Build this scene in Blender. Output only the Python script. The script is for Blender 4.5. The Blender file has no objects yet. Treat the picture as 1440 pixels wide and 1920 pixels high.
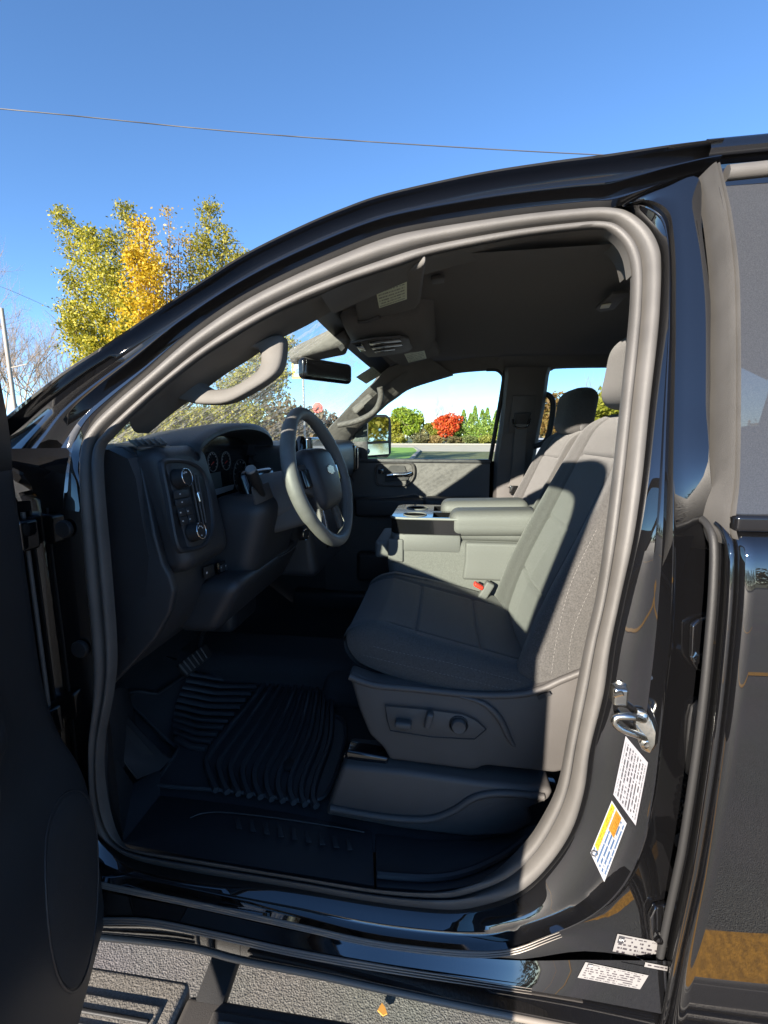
import bpy, bmesh, math, random
import numpy as np
from mathutils import Vector, Matrix
R_ = math.radians
random.seed(4); rng = np.random.default_rng(7)
scn = bpy.context.scene
# ------------------------------------------------------------------ camera
CAM = np.array([0, -.76, 1.58]); YAW = R_(7.4); PIT = R_(9.55); FPX = 850.0
_fw = np.array([-math.sin(YAW), math.cos(YAW), 0]); _R = np.array([math.cos(YAW), math.sin(YAW), 0]); _up = np.array([0, 0, 1.])
_F = _fw * math.cos(PIT) - _up * math.sin(PIT); _U = _up * math.cos(PIT) + _fw * math.sin(PIT)
cd = bpy.data.cameras.new('camera'); cam = bpy.data.objects.new('camera', cd); scn.collection.objects.link(cam)
cd.sensor_fit = 'VERTICAL'; cd.sensor_height = 36; cd.lens = 36 * FPX / 1920; cd.clip_start = .02; cd.clip_end = 2000
cam.location = CAM; cam.rotation_euler = (R_(90) - PIT, 0, YAW); scn.camera = cam
# ------------------------------------------------------------------ light
SUN = Vector((.41, 1., -.34)).normalized()      # direction the sunlight travels
w = bpy.data.worlds.new('World'); scn.world = w; w.use_nodes = True
nt = w.node_tree; bg = nt.nodes['Background']; sky = nt.nodes.new('ShaderNodeTexSky'); sky.sky_type = 'NISHITA'; sky.sun_disc = False
sky.sun_elevation = R_(17.5); sky.sun_rotation = math.atan2(-SUN.x, -SUN.y); sky.altitude = 3200; sky.air_density = 1.0; sky.dust_density = .0; sky.ozone_density = 3.0
hs = nt.nodes.new('ShaderNodeHueSaturation'); hs.inputs['Saturation'].default_value = 1.08; nt.links.new(sky.outputs[0], hs.inputs['Color']); nt.links.new(hs.outputs[0], bg.inputs[0]); bg.inputs[1].default_value = .09
sl = bpy.data.lights.new('sun', 'SUN'); sl.energy = 5; sl.angle = R_(.5); sl.color = (1, .9, .77)
so = bpy.data.objects.new('sun', sl); scn.collection.objects.link(so); so.rotation_euler = SUN.to_track_quat('-Z', 'Y').to_euler(); so.location = (-3, -10, 6)
scn.view_settings.view_transform = 'Standard'; scn.view_settings.look = 'None'; scn.view_settings.gamma = 1; scn.view_settings.exposure = 1.9
scn.cycles.max_bounces = 8; scn.cycles.transparent_max_bounces = 16
# ------------------------------------------------------------------ helpers
def ray(px, py): return _F + _R * ((px - 720) / FPX) + _U * ((960 - py) / FPX)
def at(px, py, Y=None, X=None, Z=None):
    r = ray(px, py)
    t = (Y - CAM[1]) / r[1] if Y is not None else (X - CAM[0]) / r[0] if X is not None else (Z - CAM[2]) / r[2]
    return CAM + t * r
def onpl(px, py, p0, n):
    r = ray(px, py); n = np.array(n, float); return CAM + r * (np.dot(np.array(p0) - CAM, n) / np.dot(r, n))
def side(px, py, off=0.):                 # driver's side of the cab, leaning in above the belt line
    Y = 0.
    for _ in range(14):
        p = at(px, py, Y=Y); Y = .33 * max(0, p[2] - 1.46) + off
    return p
def sideP(px, py, W=1.6):                 # passenger's side
    Y = W
    for _ in range(14):
        p = at(px, py, Y=Y); Y = W - .33 * max(0, p[2] - 1.46)
    return p
def tumble(z): return .33 * max(0., z - 1.46)
def tag(o, label=None, cat=None, group=None, kind=None):
    if label: o['label'] = label
    if cat: o['category'] = cat
    if group: o['group'] = group
    if kind: o['kind'] = kind
    return o
def par(o, p):
    if p is not None:
        o.parent = p; o.matrix_parent_inverse = ORIG.get(p.name, Matrix.Identity(4)).inverted()
ORIG = {}
def empty(name, loc):
    o = bpy.data.objects.new(name, None); scn.collection.objects.link(o); o.location = loc; o.empty_display_size = .1
    ORIG[o.name] = Matrix.Translation(loc); return o
def link(name, me, mat, parent=None, smooth=40):
    if mat is not None: me.materials.append(mat)
    if smooth:
        me.polygons.foreach_set('use_smooth', [True] * len(me.polygons)); me.set_sharp_from_angle(angle=R_(smooth))
    o = bpy.data.objects.new(name, me); scn.collection.objects.link(o); par(o, parent); return o
def ob(name, v, f, mat, parent=None, smooth=40, fix=True):
    me = bpy.data.meshes.new(name); me.from_pydata([tuple(map(float, p)) for p in v], [], [tuple(map(int, q)) for q in f])
    if fix:
        bm = bmesh.new(); bm.from_mesh(me); bmesh.ops.recalc_face_normals(bm, faces=bm.faces); bm.to_mesh(me); bm.free()
    return link(name, me, mat, parent, smooth)
def grid(rows, cu=False, cv=False):
    n, m = len(rows), len(rows[0]); v = [p for r in rows for p in r]; f = []
    for i in range(n if cu else n - 1):
        for j in range(m if cv else m - 1):
            f.append((i * m + j, ((i + 1) % n) * m + j, ((i + 1) % n) * m + (j + 1) % m, i * m + (j + 1) % m))
    return v, f
class MB:
    def __init__(s): s.v = []; s.f = []
    def add(s, vf):
        b = len(s.v); s.v += [np.array(p, float) for p in vf[0]]; s.f += [tuple(i + b for i in q) for q in vf[1]]; return s
    def build(s, name, mat, parent=None, smooth=40): return ob(name, s.v, s.f, mat, parent, smooth)
def spl(pts, n=8, closed=False):
    pts = [np.array(p, float) for p in pts]; N = len(pts); out = []
    for i in range(N if closed else N - 1):
        if closed: a, b, c, d = pts[i - 1], pts[i], pts[(i + 1) % N], pts[(i + 2) % N]
        else: a, b, c, d = pts[max(i - 1, 0)], pts[i], pts[i + 1], pts[min(i + 2, N - 1)]
        for k in range(n):
            t = k / n; out.append(.5 * (2 * b + (c - a) * t + (2 * a - 5 * b + 4 * c - d) * t * t + (3 * b - a - 3 * c + d) * t ** 3))
    if not closed: out.append(pts[-1])
    return out
def resamp(pts, n):
    pts = np.array(pts, float); d = np.r_[0, np.cumsum(np.linalg.norm(np.diff(pts, axis=0), axis=1))]
    t = np.linspace(0, d[-1], n); return [np.array([np.interp(q, d, pts[:, k]) for k in range(pts.shape[1])]) for q in t]
def tube(path, r, n=8, closed=False, caps=True):
    path = [np.array(p, float) for p in path]; N = len(path); rr = r if hasattr(r, '__len__') else [r] * N
    rows = []; prev = None
    for i in range(N):
        a = path[(i - 1) % N] if (closed or i) else path[0]; b = path[(i + 1) % N] if (closed or i < N - 1) else path[-1]
        t = b - a; t = t / (np.linalg.norm(t) + 1e-9)
        if prev is None:
            u = np.cross(t, [0, 0, 1.]); u = u if np.linalg.norm(u) > .1 else np.cross(t, [1., 0, 0])
        else: u = prev - t * np.dot(prev, t)
        u = u / (np.linalg.norm(u) + 1e-9); prev = u; w_ = np.cross(t, u)
        rows.append([path[i] + rr[i] * (u * math.cos(2 * math.pi * k / n) + w_ * math.sin(2 * math.pi * k / n)) for k in range(n)])
    v, f = grid(rows, closed, True)
    if caps and not closed: f += [tuple(range(n))[::-1], tuple((N - 1) * n + k for k in range(n))]
    return v, f
def frame(n, up=(0, 0, 1)):
    n = np.array(n, float); n = n / np.linalg.norm(n); u = np.cross(up, n); u = u / np.linalg.norm(u); return u, np.cross(n, u), n
def lathe(prof, c, axis, n=24, up=(0, 0, 1)):       # profile (radius, height along axis)
    u, v_, a = frame(axis, up); c = np.array(c, float)
    rows = [[c + a * h + r * (u * math.cos(2 * math.pi * k / n) + v_ * math.sin(2 * math.pi * k / n)) for k in range(n)] for r, h in prof]
    v, f = grid(rows, False, True); f += [tuple(range(n))[::-1], tuple((len(prof) - 1) * n + k for k in range(n))]
    return v, f
def softbox(c, h, r, n=(6, 6, 6), deform=None, M=None):
    h = np.array(h, float); r = min(r, *(h * .999)); idx = {}; V = []; F = []
    def vid(p):
        k = tuple(np.round(p, 6))
        if k not in idx: idx[k] = len(V); V.append(p)
        return idx[k]
    def axis_samples(a):                                   # samples dense in the rounded rim
        e = r / h[a]; k = 4; rim = [-1 + e * (1 - math.cos(math.pi / 2 * i / k)) if False else -1 + e * i / k for i in range(k)]
        mid = list(np.linspace(-1 + e, 1 - e, max(2, n[a]))); return rim + mid + [-q for q in rim[::-1]]
    S = [axis_samples(a) for a in range(3)]
    for a in range(3):
        b, c_ = (a + 1) % 3, (a + 2) % 3
        for s in (-1, 1):
            for i in range(len(S[b]) - 1):
                for j in range(len(S[c_]) - 1):
                    q = []
                    for (p1, p2) in ((i, j), (i + 1, j), (i + 1, j + 1), (i, j + 1)):
                        p = np.zeros(3); p[a] = s; p[b] = S[b][p1]; p[c_] = S[c_][p2]; q.append(vid(p))
                    F.append(q if s > 0 else q[::-1])
    P = np.array(V) * h; inner = np.clip(P, -(h - r), h - r); d = P - inner; L = np.linalg.norm(d, axis=1, keepdims=True)
    P = inner + np.where(L > 1e-9, d / np.maximum(L, 1e-9) * r, 0)
    if deform: P = deform(P)
    if M is not None: P = P @ np.array(M).T
    return P + np.array(c, float), F
def rotm(ax, deg): return np.array(Matrix.Rotation(R_(deg), 3, ax))
def basis(u, v, n): return np.array([u, v, n]).T
def prism(pts, vec, bev=0., seg=2):
    bm = bmesh.new(); vs = [bm.verts.new(tuple(p)) for p in pts]; fc = bm.faces.new(vs)
    r = bmesh.ops.extrude_face_region(bm, geom=[fc]); nv = [e for e in r['geom'] if isinstance(e, bmesh.types.BMVert)]
    bmesh.ops.translate(bm, verts=nv, vec=tuple(vec)); bmesh.ops.recalc_face_normals(bm, faces=bm.faces)
    if bev: bmesh.ops.bevel(bm, geom=list(bm.edges), offset=bev, segments=seg, profile=.5, affect='EDGES', clamp_overlap=True)
    bm.verts.index_update(); v = [np.array(q.co) for q in bm.verts]; f = [[q.index for q in fa.verts] for fa in bm.faces]; bm.free(); return v, f
def holeplate(outer, holes, vec):                     # flat plate with holes, extruded by vec
    bm = bmesh.new(); loops = []
    for lp in [outer] + holes:
        vs = [bm.verts.new(tuple(p)) for p in lp]; loops.append(vs)
        for i in range(len(vs)): bm.edges.new((vs[i], vs[(i + 1) % len(vs)]))
    bmesh.ops.triangle_fill(bm, edges=list(bm.edges), use_beauty=True)
    bm.verts.index_update(); v0 = [np.array(q.co) for q in bm.verts]; f0 = [[q.index for q in fa.verts] for fa in bm.faces]
    n = len(v0); v = v0 + [p + np.array(vec) for p in v0]; f = f0 + [[i + n for i in q][::-1] for q in f0]
    for vs in loops:
        ids = [q.index for q in vs]
        for i in range(len(ids)): a, b = ids[i], ids[(i + 1) % len(ids)]; f.append((a, b, b + n, a + n))
    bm.free(); return v, f
def circ(c, r, u, v, n=20): return [np.array(c) + r * (np.array(u) * math.cos(2 * math.pi * k / n) + np.array(v) * math.sin(2 * math.pi * k / n)) for k in range(n)]
def strip(A, B, prof, nrm=lambda p: np.array([0, -1., 0])):   # sweep a profile (fraction A->B, height along normal) between two curves
    return [[a + (b - a) * t + nrm(a) * h for t, h in prof] for a, b in zip(A, B)]
# ------------------------------------------------------------------ materials
def mat(name, col, rough=.5, metal=0., coat=0., ior=1.5, noise=0., nscale=40., bump=0., bscale=400., spec=.5, sheen=0., speck=0., ncol=None, coord='Object', croug=.03, subs=None):
    m = bpy.data.materials.new(name); m.use_nodes = True; t = m.node_tree; b = t.nodes['Principled BSDF']; I = b.inputs
    I['Base Color'].default_value = (*col, 1); I['Roughness'].default_value = rough; I['Metallic'].default_value = metal; I['IOR'].default_value = ior
    I['Specular IOR Level'].default_value = spec; I['Coat Weight'].default_value = coat; I['Coat Roughness'].default_value = croug
    if sheen: I['Sheen Weight'].default_value = sheen
    tc = t.nodes.new('ShaderNodeTexCoord')
    if noise:
        nz = t.nodes.new('ShaderNodeTexNoise'); nz.inputs['Scale'].default_value = nscale; nz.inputs['Detail'].default_value = 6; t.links.new(tc.outputs[coord], nz.inputs['Vector'])
        rp = t.nodes.new('ShaderNodeValToRGB'); rp.color_ramp.elements[0].position = .3; rp.color_ramp.elements[1].position = .7
        c2 = ncol or tuple(min(1, q * (1 + noise)) for q in col)
        rp.color_ramp.elements[0].color = (*[q * (1 - noise) if not ncol else q for q in col], 1); rp.color_ramp.elements[1].color = (*c2, 1)
        t.links.new(nz.outputs['Fac'], rp.inputs['Fac']); t.links.new(rp.outputs[0], I['Base Color'])
    if speck:
        vo = t.nodes.new('ShaderNodeTexVoronoi'); vo.inputs['Scale'].default_value = 330; t.links.new(tc.outputs[coord], vo.inputs['Vector'])
        n2 = t.nodes.new('ShaderNodeTexNoise'); n2.inputs['Scale'].default_value = 9; n2.inputs['Detail'].default_value = 4; t.links.new(tc.outputs[coord], n2.inputs['Vector'])
        lt = t.nodes.new('ShaderNodeMapRange'); lt.inputs[1].default_value = .10; lt.inputs[2].default_value = .05; t.links.new(vo.outputs['Distance'], lt.inputs[0])
        m2 = t.nodes.new('ShaderNodeMapRange'); m2.inputs[1].default_value = .5; m2.inputs[2].default_value = .8; t.links.new(n2.outputs['Fac'], m2.inputs[0])
        mu = t.nodes.new('ShaderNodeMath'); mu.operation = 'MULTIPLY'; t.links.new(lt.outputs[0], mu.inputs[0]); t.links.new(m2.outputs[0], mu.inputs[1])
        mx = t.nodes.new('ShaderNodeMix'); mx.data_type = 'RGBA'; mx.inputs['A'].default_value = (*col, 1); mx.inputs['B'].default_value = (speck, speck * .95, speck * .88, 1)
        t.links.new(mu.outputs[0], mx.inputs['Factor']); t.links.new(mx.outputs['Result'], I['Base Color'])
        rr = t.nodes.new('ShaderNodeMapRange'); rr.inputs[3].default_value = croug; rr.inputs[4].default_value = croug + .05; t.links.new(m2.outputs[0], rr.inputs[0]); t.links.new(rr.outputs[0], I['Coat Roughness'])
    if bump:
        nb = t.nodes.new('ShaderNodeTexNoise'); nb.inputs['Scale'].default_value = bscale; nb.inputs['Detail'].default_value = 3; t.links.new(tc.outputs[coord], nb.inputs['Vector'])
        bp = t.nodes.new('ShaderNodeBump'); bp.inputs['Strength'].default_value = bump; bp.inputs['Distance'].default_value = .002; t.links.new(nb.outputs['Fac'], bp.inputs['Height']); t.links.new(bp.outputs[0], I['Normal'])
    return m
PAINT = mat('black_paint', (.003, .003, .0035), .6, coat=1., ior=1.3, spec=.05, speck=.12, croug=.012)
PAINT.node_tree.nodes['Principled BSDF'].inputs['Coat IOR'].default_value = 2.1
SEAL = mat('seal_rubber', (.078, .074, .07), .55, noise=.14, nscale=14, bump=.3, bscale=700)
STRIPE = mat('pale_glint_strip', (.17, .15, .13), .4)  # pale colour stands in for sunlit ground reflected in the rocker ribs and lip
RUB = mat('black_rubber', (.014, .014, .015), .6, bump=.2, bscale=500)
TRIM = mat('dark_trim_plastic', (.028, .029, .032), .47, bump=.25, bscale=700, noise=.1, nscale=8)
TRIM2 = mat('charcoal_trim_plastic', (.062, .058, .056), .55, bump=.25, bscale=700, noise=.08, nscale=10)
PILLAR = mat('pillar_trim', (.10, .095, .088), .7, bump=.25, bscale=800, noise=.1, nscale=20)
GLOSSB = mat('gloss_black_plastic', (.006, .006, .007), .12, coat=.5)
LINER = mat('headliner_fabric', (.125, .12, .113), .95, bump=.5, bscale=1200, noise=.1, nscale=300)
FAB = mat('seat_fabric', (.054, .052, .05), .9, bump=.7, bscale=900, noise=.35, nscale=330, sheen=.15)
FAB2 = mat('seat_side_fabric', (.10, .098, .094), .75, bump=.3, bscale=800, noise=.2, nscale=420)
CARP = mat('carpet', (.032, .034, .038), .97, bump=.8, bscale=900, noise=.3, nscale=400)
CONS = mat('console_vinyl', (.10, .098, .096), .6, bump=.25, bscale=900, noise=.1, nscale=300)
CHROME = mat('chrome', (.75, .75, .74), .12, metal=1)
STEEL = mat('zinc_steel', (.55, .54, .5), .22, metal=1, bump=.2, bscale=120)
THREAD = mat('stitch_thread', (.16, .155, .15), .8)
BELT = mat('belt_webbing', (.09, .085, .08), .8, bump=.4, bscale=900)
RED = mat('red_plastic', (.62, .03, .015), .4)
GREYP = mat('grey_plastic', (.16, .16, .155), .5, bump=.1)
WHITEP = mat('pale_print', (.6, .6, .6), .6)
STEP = mat('step_tread', (.20, .185, .165), .6, bump=.8, bscale=260, noise=.25, nscale=300)
WRAP = mat('wheel_leather', (.115, .115, .11), .5, bump=.35, bscale=500, noise=.08, nscale=60)
TYRE = mat('tyre_rubber', (.02, .02, .02), .8)
def glassmat(name, tint, refl=.06, dirt=0., haze=(.6, .58, .52), streak=False, rough=0.0):
    m = bpy.data.materials.new(name); m.use_nodes = True; t = m.node_tree; t.nodes.clear(); N = t.nodes.new; L = t.links.new
    out = N('ShaderNodeOutputMaterial'); tr = N('ShaderNodeBsdfTransparent'); tr.inputs[0].default_value = (*tint, 1)
    gl = N('ShaderNodeBsdfGlossy'); gl.inputs['Roughness'].default_value = rough; lw = N('ShaderNodeLayerWeight'); pw = N('ShaderNodeMath'); pw.operation = 'POWER'; pw.inputs[1].default_value = 5; L(lw.outputs['Facing'], pw.inputs[0]); fr = N('ShaderNodeMath'); fr.operation = 'MULTIPLY_ADD'; fr.inputs[1].default_value = .93; fr.inputs[2].default_value = refl; L(pw.outputs[0], fr.inputs[0])
    mx = N('ShaderNodeMixShader'); L(fr.outputs[0], mx.inputs[0]); L(tr.outputs[0], mx.inputs[1]); L(gl.outputs[0], mx.inputs[2]); last = mx
    if dirt:
        df = N('ShaderNodeBsdfDiffuse'); df.inputs[0].default_value = (*haze, 1); tl = N('ShaderNodeBsdfTranslucent'); tl.inputs[0].default_value = (*haze, 1)
        ad = N('ShaderNodeMixShader'); ad.inputs[0].default_value = .5; L(df.outputs[0], ad.inputs[1]); L(tl.outputs[0], ad.inputs[2])
        tc = N('ShaderNodeTexCoord'); nz = N('ShaderNodeTexNoise'); nz.inputs['Detail'].default_value = 7
        if streak:
            mp = N('ShaderNodeMapping'); mp.inputs['Rotation'].default_value = (0, 0, R_(-28)); mp.inputs['Scale'].default_value = (3, 60, 3); L(tc.outputs['Object'], mp.inputs[0]); L(mp.outputs[0], nz.inputs['Vector']); nz.inputs['Scale'].default_value = 1.0
            n2 = N('ShaderNodeTexNoise'); n2.inputs['Scale'].default_value = 70; n2.inputs['Detail'].default_value = 6; L(tc.outputs['Object'], n2.inputs['Vector'])
            mu = N('ShaderNodeMath'); mu.operation = 'MULTIPLY'; L(nz.outputs['Fac'], mu.inputs[0]); L(n2.outputs['Fac'], mu.inputs[1]); src = mu.outputs[0]; lo, hi = .23, .33
        else:
            nz.inputs['Scale'].default_value = 700; L(tc.outputs['Object'], nz.inputs['Vector']); src = nz.outputs['Fac']; lo, hi = .35, .75
        mr = N('ShaderNodeMapRange'); mr.inputs[1].default_value = lo; mr.inputs[2].default_value = hi; mr.inputs[3].default_value = dirt * (.15 if streak else .6); mr.inputs[4].default_value = dirt; L(src, mr.inputs[0])
        m2 = N('ShaderNodeMixShader'); L(mr.outputs[0], m2.inputs[0]); L(last.outputs[0], m2.inputs[1]); L(ad.outputs[0], m2.inputs[2]); last = m2
    L(last.outputs[0], out.inputs[0]); return m
GLASS = glassmat('door_glass', (.75, .86, .78)); GLASSC = glassmat('side_glass', (.88, .97, .93)); WSG = glassmat('windshield_glass', (.86, .95, .90), dirt=.38, streak=True)
GLASSR = glassmat('tinted_rear_glass', (.05, .055, .06), dirt=.13, refl=.12, haze=(.62, .62, .62), rough=.03)
def textmat(name, rows, freq, paper, ink, fill=.62, head=None, rough=.45):
    m = mat(name, paper, rough); t = m.node_tree; b = t.nodes['Principled BSDF']; N = t.nodes.new; L = t.links.new
    uv = N('ShaderNodeUVMap'); sp = N('ShaderNodeSeparateXYZ'); L(uv.outputs[0], sp.inputs[0])
    def mth(op, a, v):
        q = N('ShaderNodeMath'); q.operation = op
        for i, s in enumerate((a, v)):
            if isinstance(s, (int, float)): q.inputs[i].default_value = s
            else: L(s, q.inputs[i])
        return q.outputs[0]
    yr = mth('MULTIPLY', sp.outputs[1], rows); fl = mth('FLOOR', yr, 0); frc = mth('FRACT', yr, 0)
    row = mth('MULTIPLY', mth('GREATER_THAN', frc, .3), mth('LESS_THAN', frc, .78))
    cb = N('ShaderNodeCombineXYZ'); L(mth('MULTIPLY', sp.outputs[0], freq), cb.inputs[0]); L(mth('MULTIPLY', fl, 7.31), cb.inputs[1])
    nz = N('ShaderNodeTexNoise'); nz.inputs['Scale'].default_value = 1; nz.inputs['Detail'].default_value = 1; L(cb.outputs[0], nz.inputs['Vector'])
    ink_ = mth('MULTIPLY', row, mth('LESS_THAN', nz.outputs['Fac'], fill))
    mg = mth('MULTIPLY', mth('MULTIPLY', mth('GREATER_THAN', sp.outputs[0], .05), mth('LESS_THAN', sp.outputs[0], .93)), mth('MULTIPLY', mth('GREATER_THAN', sp.outputs[1], .06), mth('LESS_THAN', sp.outputs[1], .94)))
    mx = N('ShaderNodeMix'); mx.data_type = 'RGBA'; mx.inputs['A'].default_value = (*paper, 1); mx.inputs['B'].default_value = (*ink, 1)
    L(mth('MULTIPLY', ink_, mg), mx.inputs['Factor']); L(mx.outputs['Result'], b.inputs['Base Color']); return m
def label(name, corners, m, parent, push=(0, -.0015, 0)):        # corners bottom-left, bottom-right, top-right, top-left as read
    v = [np.array(c) + np.array(push) for c in corners]; me = bpy.data.meshes.new(name); me.from_pydata([tuple(map(float, p)) for p in v], [], [(0, 1, 2, 3)])
    uv = me.uv_layers.new(name='UVMap')
    for i, c in enumerate(((0, 0), (1, 0), (1, 1), (0, 1))): uv.data[i].uv = c
    return link(name, me, m, parent, 0)
def hit(objs, px, py, off=.0015):
    best = None; o_ = Vector(CAM); r = Vector(ray(px, py)).normalized()
    for o in objs:
        mi = o.matrix_world.inverted(); ok, loc, n, i = o.ray_cast(mi @ o_, (mi.to_3x3() @ r).normalized())
        if ok:
            wl = o.matrix_world @ loc; d = (wl - o_).length
            if best is None or d < best[0]: best = (d, wl - r * off)
    return np.array(best[1]) if best else None
def label_on(name, objs, px, m, parent, off=.0015, n=7):
    q = [np.array(p, float) for p in px]; me = bpy.data.meshes.new(name); V = []; UV = []
    for j in range(n):
        for i in range(n):
            u, v = i / (n - 1), j / (n - 1); p = (q[0] * (1 - u) + q[1] * u) * (1 - v) + (q[3] * (1 - u) + q[2] * u) * v; h = hit(objs, p[0], p[1], off); V.append(h if h is not None else side(p[0], p[1], -.01)); UV.append((u, v))
    F = [(j * n + i, j * n + i + 1, (j + 1) * n + i + 1, (j + 1) * n + i) for j in range(n - 1) for i in range(n - 1)]
    me.from_pydata([tuple(map(float, p)) for p in V], [], F); uv = me.uv_layers.new(name='UVMap')
    for lp in me.loops: uv.data[lp.index].uv = UV[lp.vertex_index]
    return link(name, me, m, parent, 60)
def quad(corners, u0, u1, v0, v1):
    bl, br, tr, tl = [np.array(c) for c in corners]; f = lambda u, v: (bl * (1 - u) + br * u) * (1 - v) + (tl * (1 - u) + tr * u) * v
    return [f(u0, v0), f(u1, v0), f(u1, v1), f(u0, v1)]
def text(name, s, p, u, v, size, m, parent):                      # flat lettering, u reading direction, v up
    cu = bpy.data.curves.new(name, 'FONT'); cu.body = s; cu.size = size; cu.align_x = 'CENTER'; cu.align_y = 'CENTER'; cu.resolution_u = 2
    o = bpy.data.objects.new('t', cu); scn.collection.objects.link(o); me = bpy.data.meshes.new_from_object(o); bpy.data.objects.remove(o)
    u, v = np.array(u) / np.linalg.norm(u), np.array(v) / np.linalg.norm(v); p = np.array(p)
    for q in me.vertices: q.co = Vector(p + u * q.co.x + v * q.co.y)
    me.name = name; return link(name, me, m, parent, 0)
# ------------------------------------------------------------------ ground
def gmat(name, base, spread, scale, rough=.9, bump=.6, bscale=150, extra=None):
    return mat(name, base, rough, noise=spread, nscale=scale, bump=bump, bscale=bscale, coord='Object')
def asphalt():
    m = mat('asphalt', (.1, .096, .09), .85); t = m.node_tree; b = t.nodes['Principled BSDF']; N = t.nodes.new; L = t.links.new; tc = N('ShaderNodeTexCoord')
    vo = N('ShaderNodeTexVoronoi'); vo.inputs['Scale'].default_value = 210; L(tc.outputs['Object'], vo.inputs['Vector'])
    nz = N('ShaderNodeTexNoise'); nz.inputs['Scale'].default_value = 1.1; nz.inputs['Detail'].default_value = 8; L(tc.outputs['Object'], nz.inputs['Vector'])
    r1 = N('ShaderNodeValToRGB'); r1.color_ramp.elements[0].color = (.07, .067, .064, 1); r1.color_ramp.elements[1].color = (.17, .16, .148, 1); L(vo.outputs['Color'], r1.inputs['Fac'])
    mx = N('ShaderNodeMix'); mx.data_type = 'RGBA'; mx.blend_type = 'MULTIPLY'; mx.inputs['Factor'].default_value = .6; L(r1.outputs[0], mx.inputs['A']); L(nz.outputs['Color'], mx.inputs['B'])
    hs = N('ShaderNodeHueSaturation'); hs.inputs['Saturation'].default_value = .5; hs.inputs['Value'].default_value = 1.55; L(mx.outputs['Result'], hs.inputs['Color']); L(hs.outputs[0], b.inputs['Base Color'])
    bp = N('ShaderNodeBump'); bp.inputs['Strength'].default_value = .5; bp.inputs['Distance'].default_value = .003; L(vo.outputs['Distance'], bp.inputs['Height']); L(bp.outputs[0], b.inputs['Normal']); return m
def sheet(name, pts, z, m, p=None): return ob(name, [np.array([x, y, z]) for x, y in pts], [tuple(range(len(pts)))], m, p, 0)
gd = sheet('ground', ((-500, -500), (500, -500), (500, 500), (-500, 500)), -.012, gmat('dry_grass', (.09, .10, .03), .4, 3.)); tag(gd, kind='structure')
lot = sheet('parking_lot', ((-60, -60), (60, -60), (60, 28), (-60, 28)), 0, asphalt()); tag(lot, kind='structure')
LINE = mat('orange_line_paint', (.62, .30, .03), .8, noise=.35, nscale=60, bump=.4, bscale=200)
for y in (-.655, -3.6, -6.4, 2.3): sheet('parking_line', ((-2.6, y), (3.2, y), (3.2, y + .11), (-2.6, y + .11)), .004, LINE, lot)
road = sheet('road', ((-140, 46), (160, 46), (160, 84), (-140, 84)), .006, gmat('pale_asphalt', (.42, .37, .29), .12, .6)); tag(road, kind='structure')
lawn = sheet('lawn', ((-150, 28.2), (-2.2, 28.2), (-2.6, 46), (-4, 60), (-30, 66), (-150, 66)), .02, gmat('mown_grass', (.16, .30, .03), .3, 2.5)); tag(lawn, kind='structure')
v, f = prism([np.array(p) for p in ((-2.2, 28.2, 0), (-2.6, 46, 0), (-4, 60, 0), (-3.75, 60.2, 0), (-2.3, 46.1, 0), (-1.95, 28.2, 0))], (0, 0, .14), .02); k = ob('kerb', v, f, gmat('kerb_concrete', (.3, .28, .25), .1, 2), None, 30); tag(k, kind='structure')
v, f = softbox((10, 84.3, .06), (150, .15, .09), .03); k = ob('kerb', v, f, bpy.data.materials['kerb_concrete'], None, 30); tag(k, kind='structure')
# ------------------------------------------------------------------ the truck: outer body
truck = empty('pickup_truck', (0, .81, 0))
tag(truck, 'black crew cab pickup truck with its driver door open on the parking lot', 'pickup truck')
OI = [((170,1389),(189,1389)),((177,1302),(206,1297)),((175,1219),(211,1219)),((160,1055),(199,1055)),((151,909),(186,909)),((154,840),(187,845)),((175,795),(207,818)),((215,755),(240,785)),
 ((280,700),(305,727)),((360,630),(385,665)),((450,567),(475,609)),((540,520),(560,566)),((630,480),(650,530)),((720,445),(740,500)),((800,427),(815,476)),((960,403),(965,446)),
 ((1097,389),(1080,431)),((1149,389),(1125,429)),((1183,398),(1148,436)),((1218,427),(1168,455)),((1238,463),(1180,480)),((1242,500),(1186,515)),((1240,570),(1185,570)),((1235,635),(1179,640)),
 ((1221,756),(1167,756)),((1207,893),(1152,893)),((1190,1009),(1138,1009)),((1165,1119),(1122,1119)),((1146,1212),(1102,1206)),((1134,1300),(1083,1300)),((1109,1400),(1066,1390)),((1098,1480),(1048,1480)),
 ((1075,1555),(1020,1540)),((1030,1622),(985,1592)),((973,1675),(935,1635)),((900,1700),(870,1662)),((832,1706),(810,1672)),((702,1692),(702,1666)),((535,1663),(540,1640)),((368,1637),(375,1612)),
 ((252,1612),(262,1594)),((200,1580),(225,1580)),((180,1545),(200,1535)),((172,1480),(187,1460))]
O3 = [side(*o) for o, i in OI]; I3 = [side(*i) for o, i in OI]
Oc = spl(O3, 5, True); Ic = spl(I3, 5, True)
SP = [(.04, -.016), (.03, -.008), (.05, .003), (.13, .007), (.23, .007), (.31, .003), (.36, -.008), (.40, -.009), (.44, .0), (.52, .009), (.63, .013), (.76, .013), (.88, .008), (.97, -.001), (1, -.012)]
def sealn(p):
    t = min(1, max(0, (.80 - p[2]) / .10)); n_ = np.array([0, -1 + .45 * t, .84 * t]); return n_ / np.linalg.norm(n_)
v, f = grid(strip(Ic, Oc, SP, sealn), True, False)
seal = ob('door_seal', v, f, SEAL, truck, 60)
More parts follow.
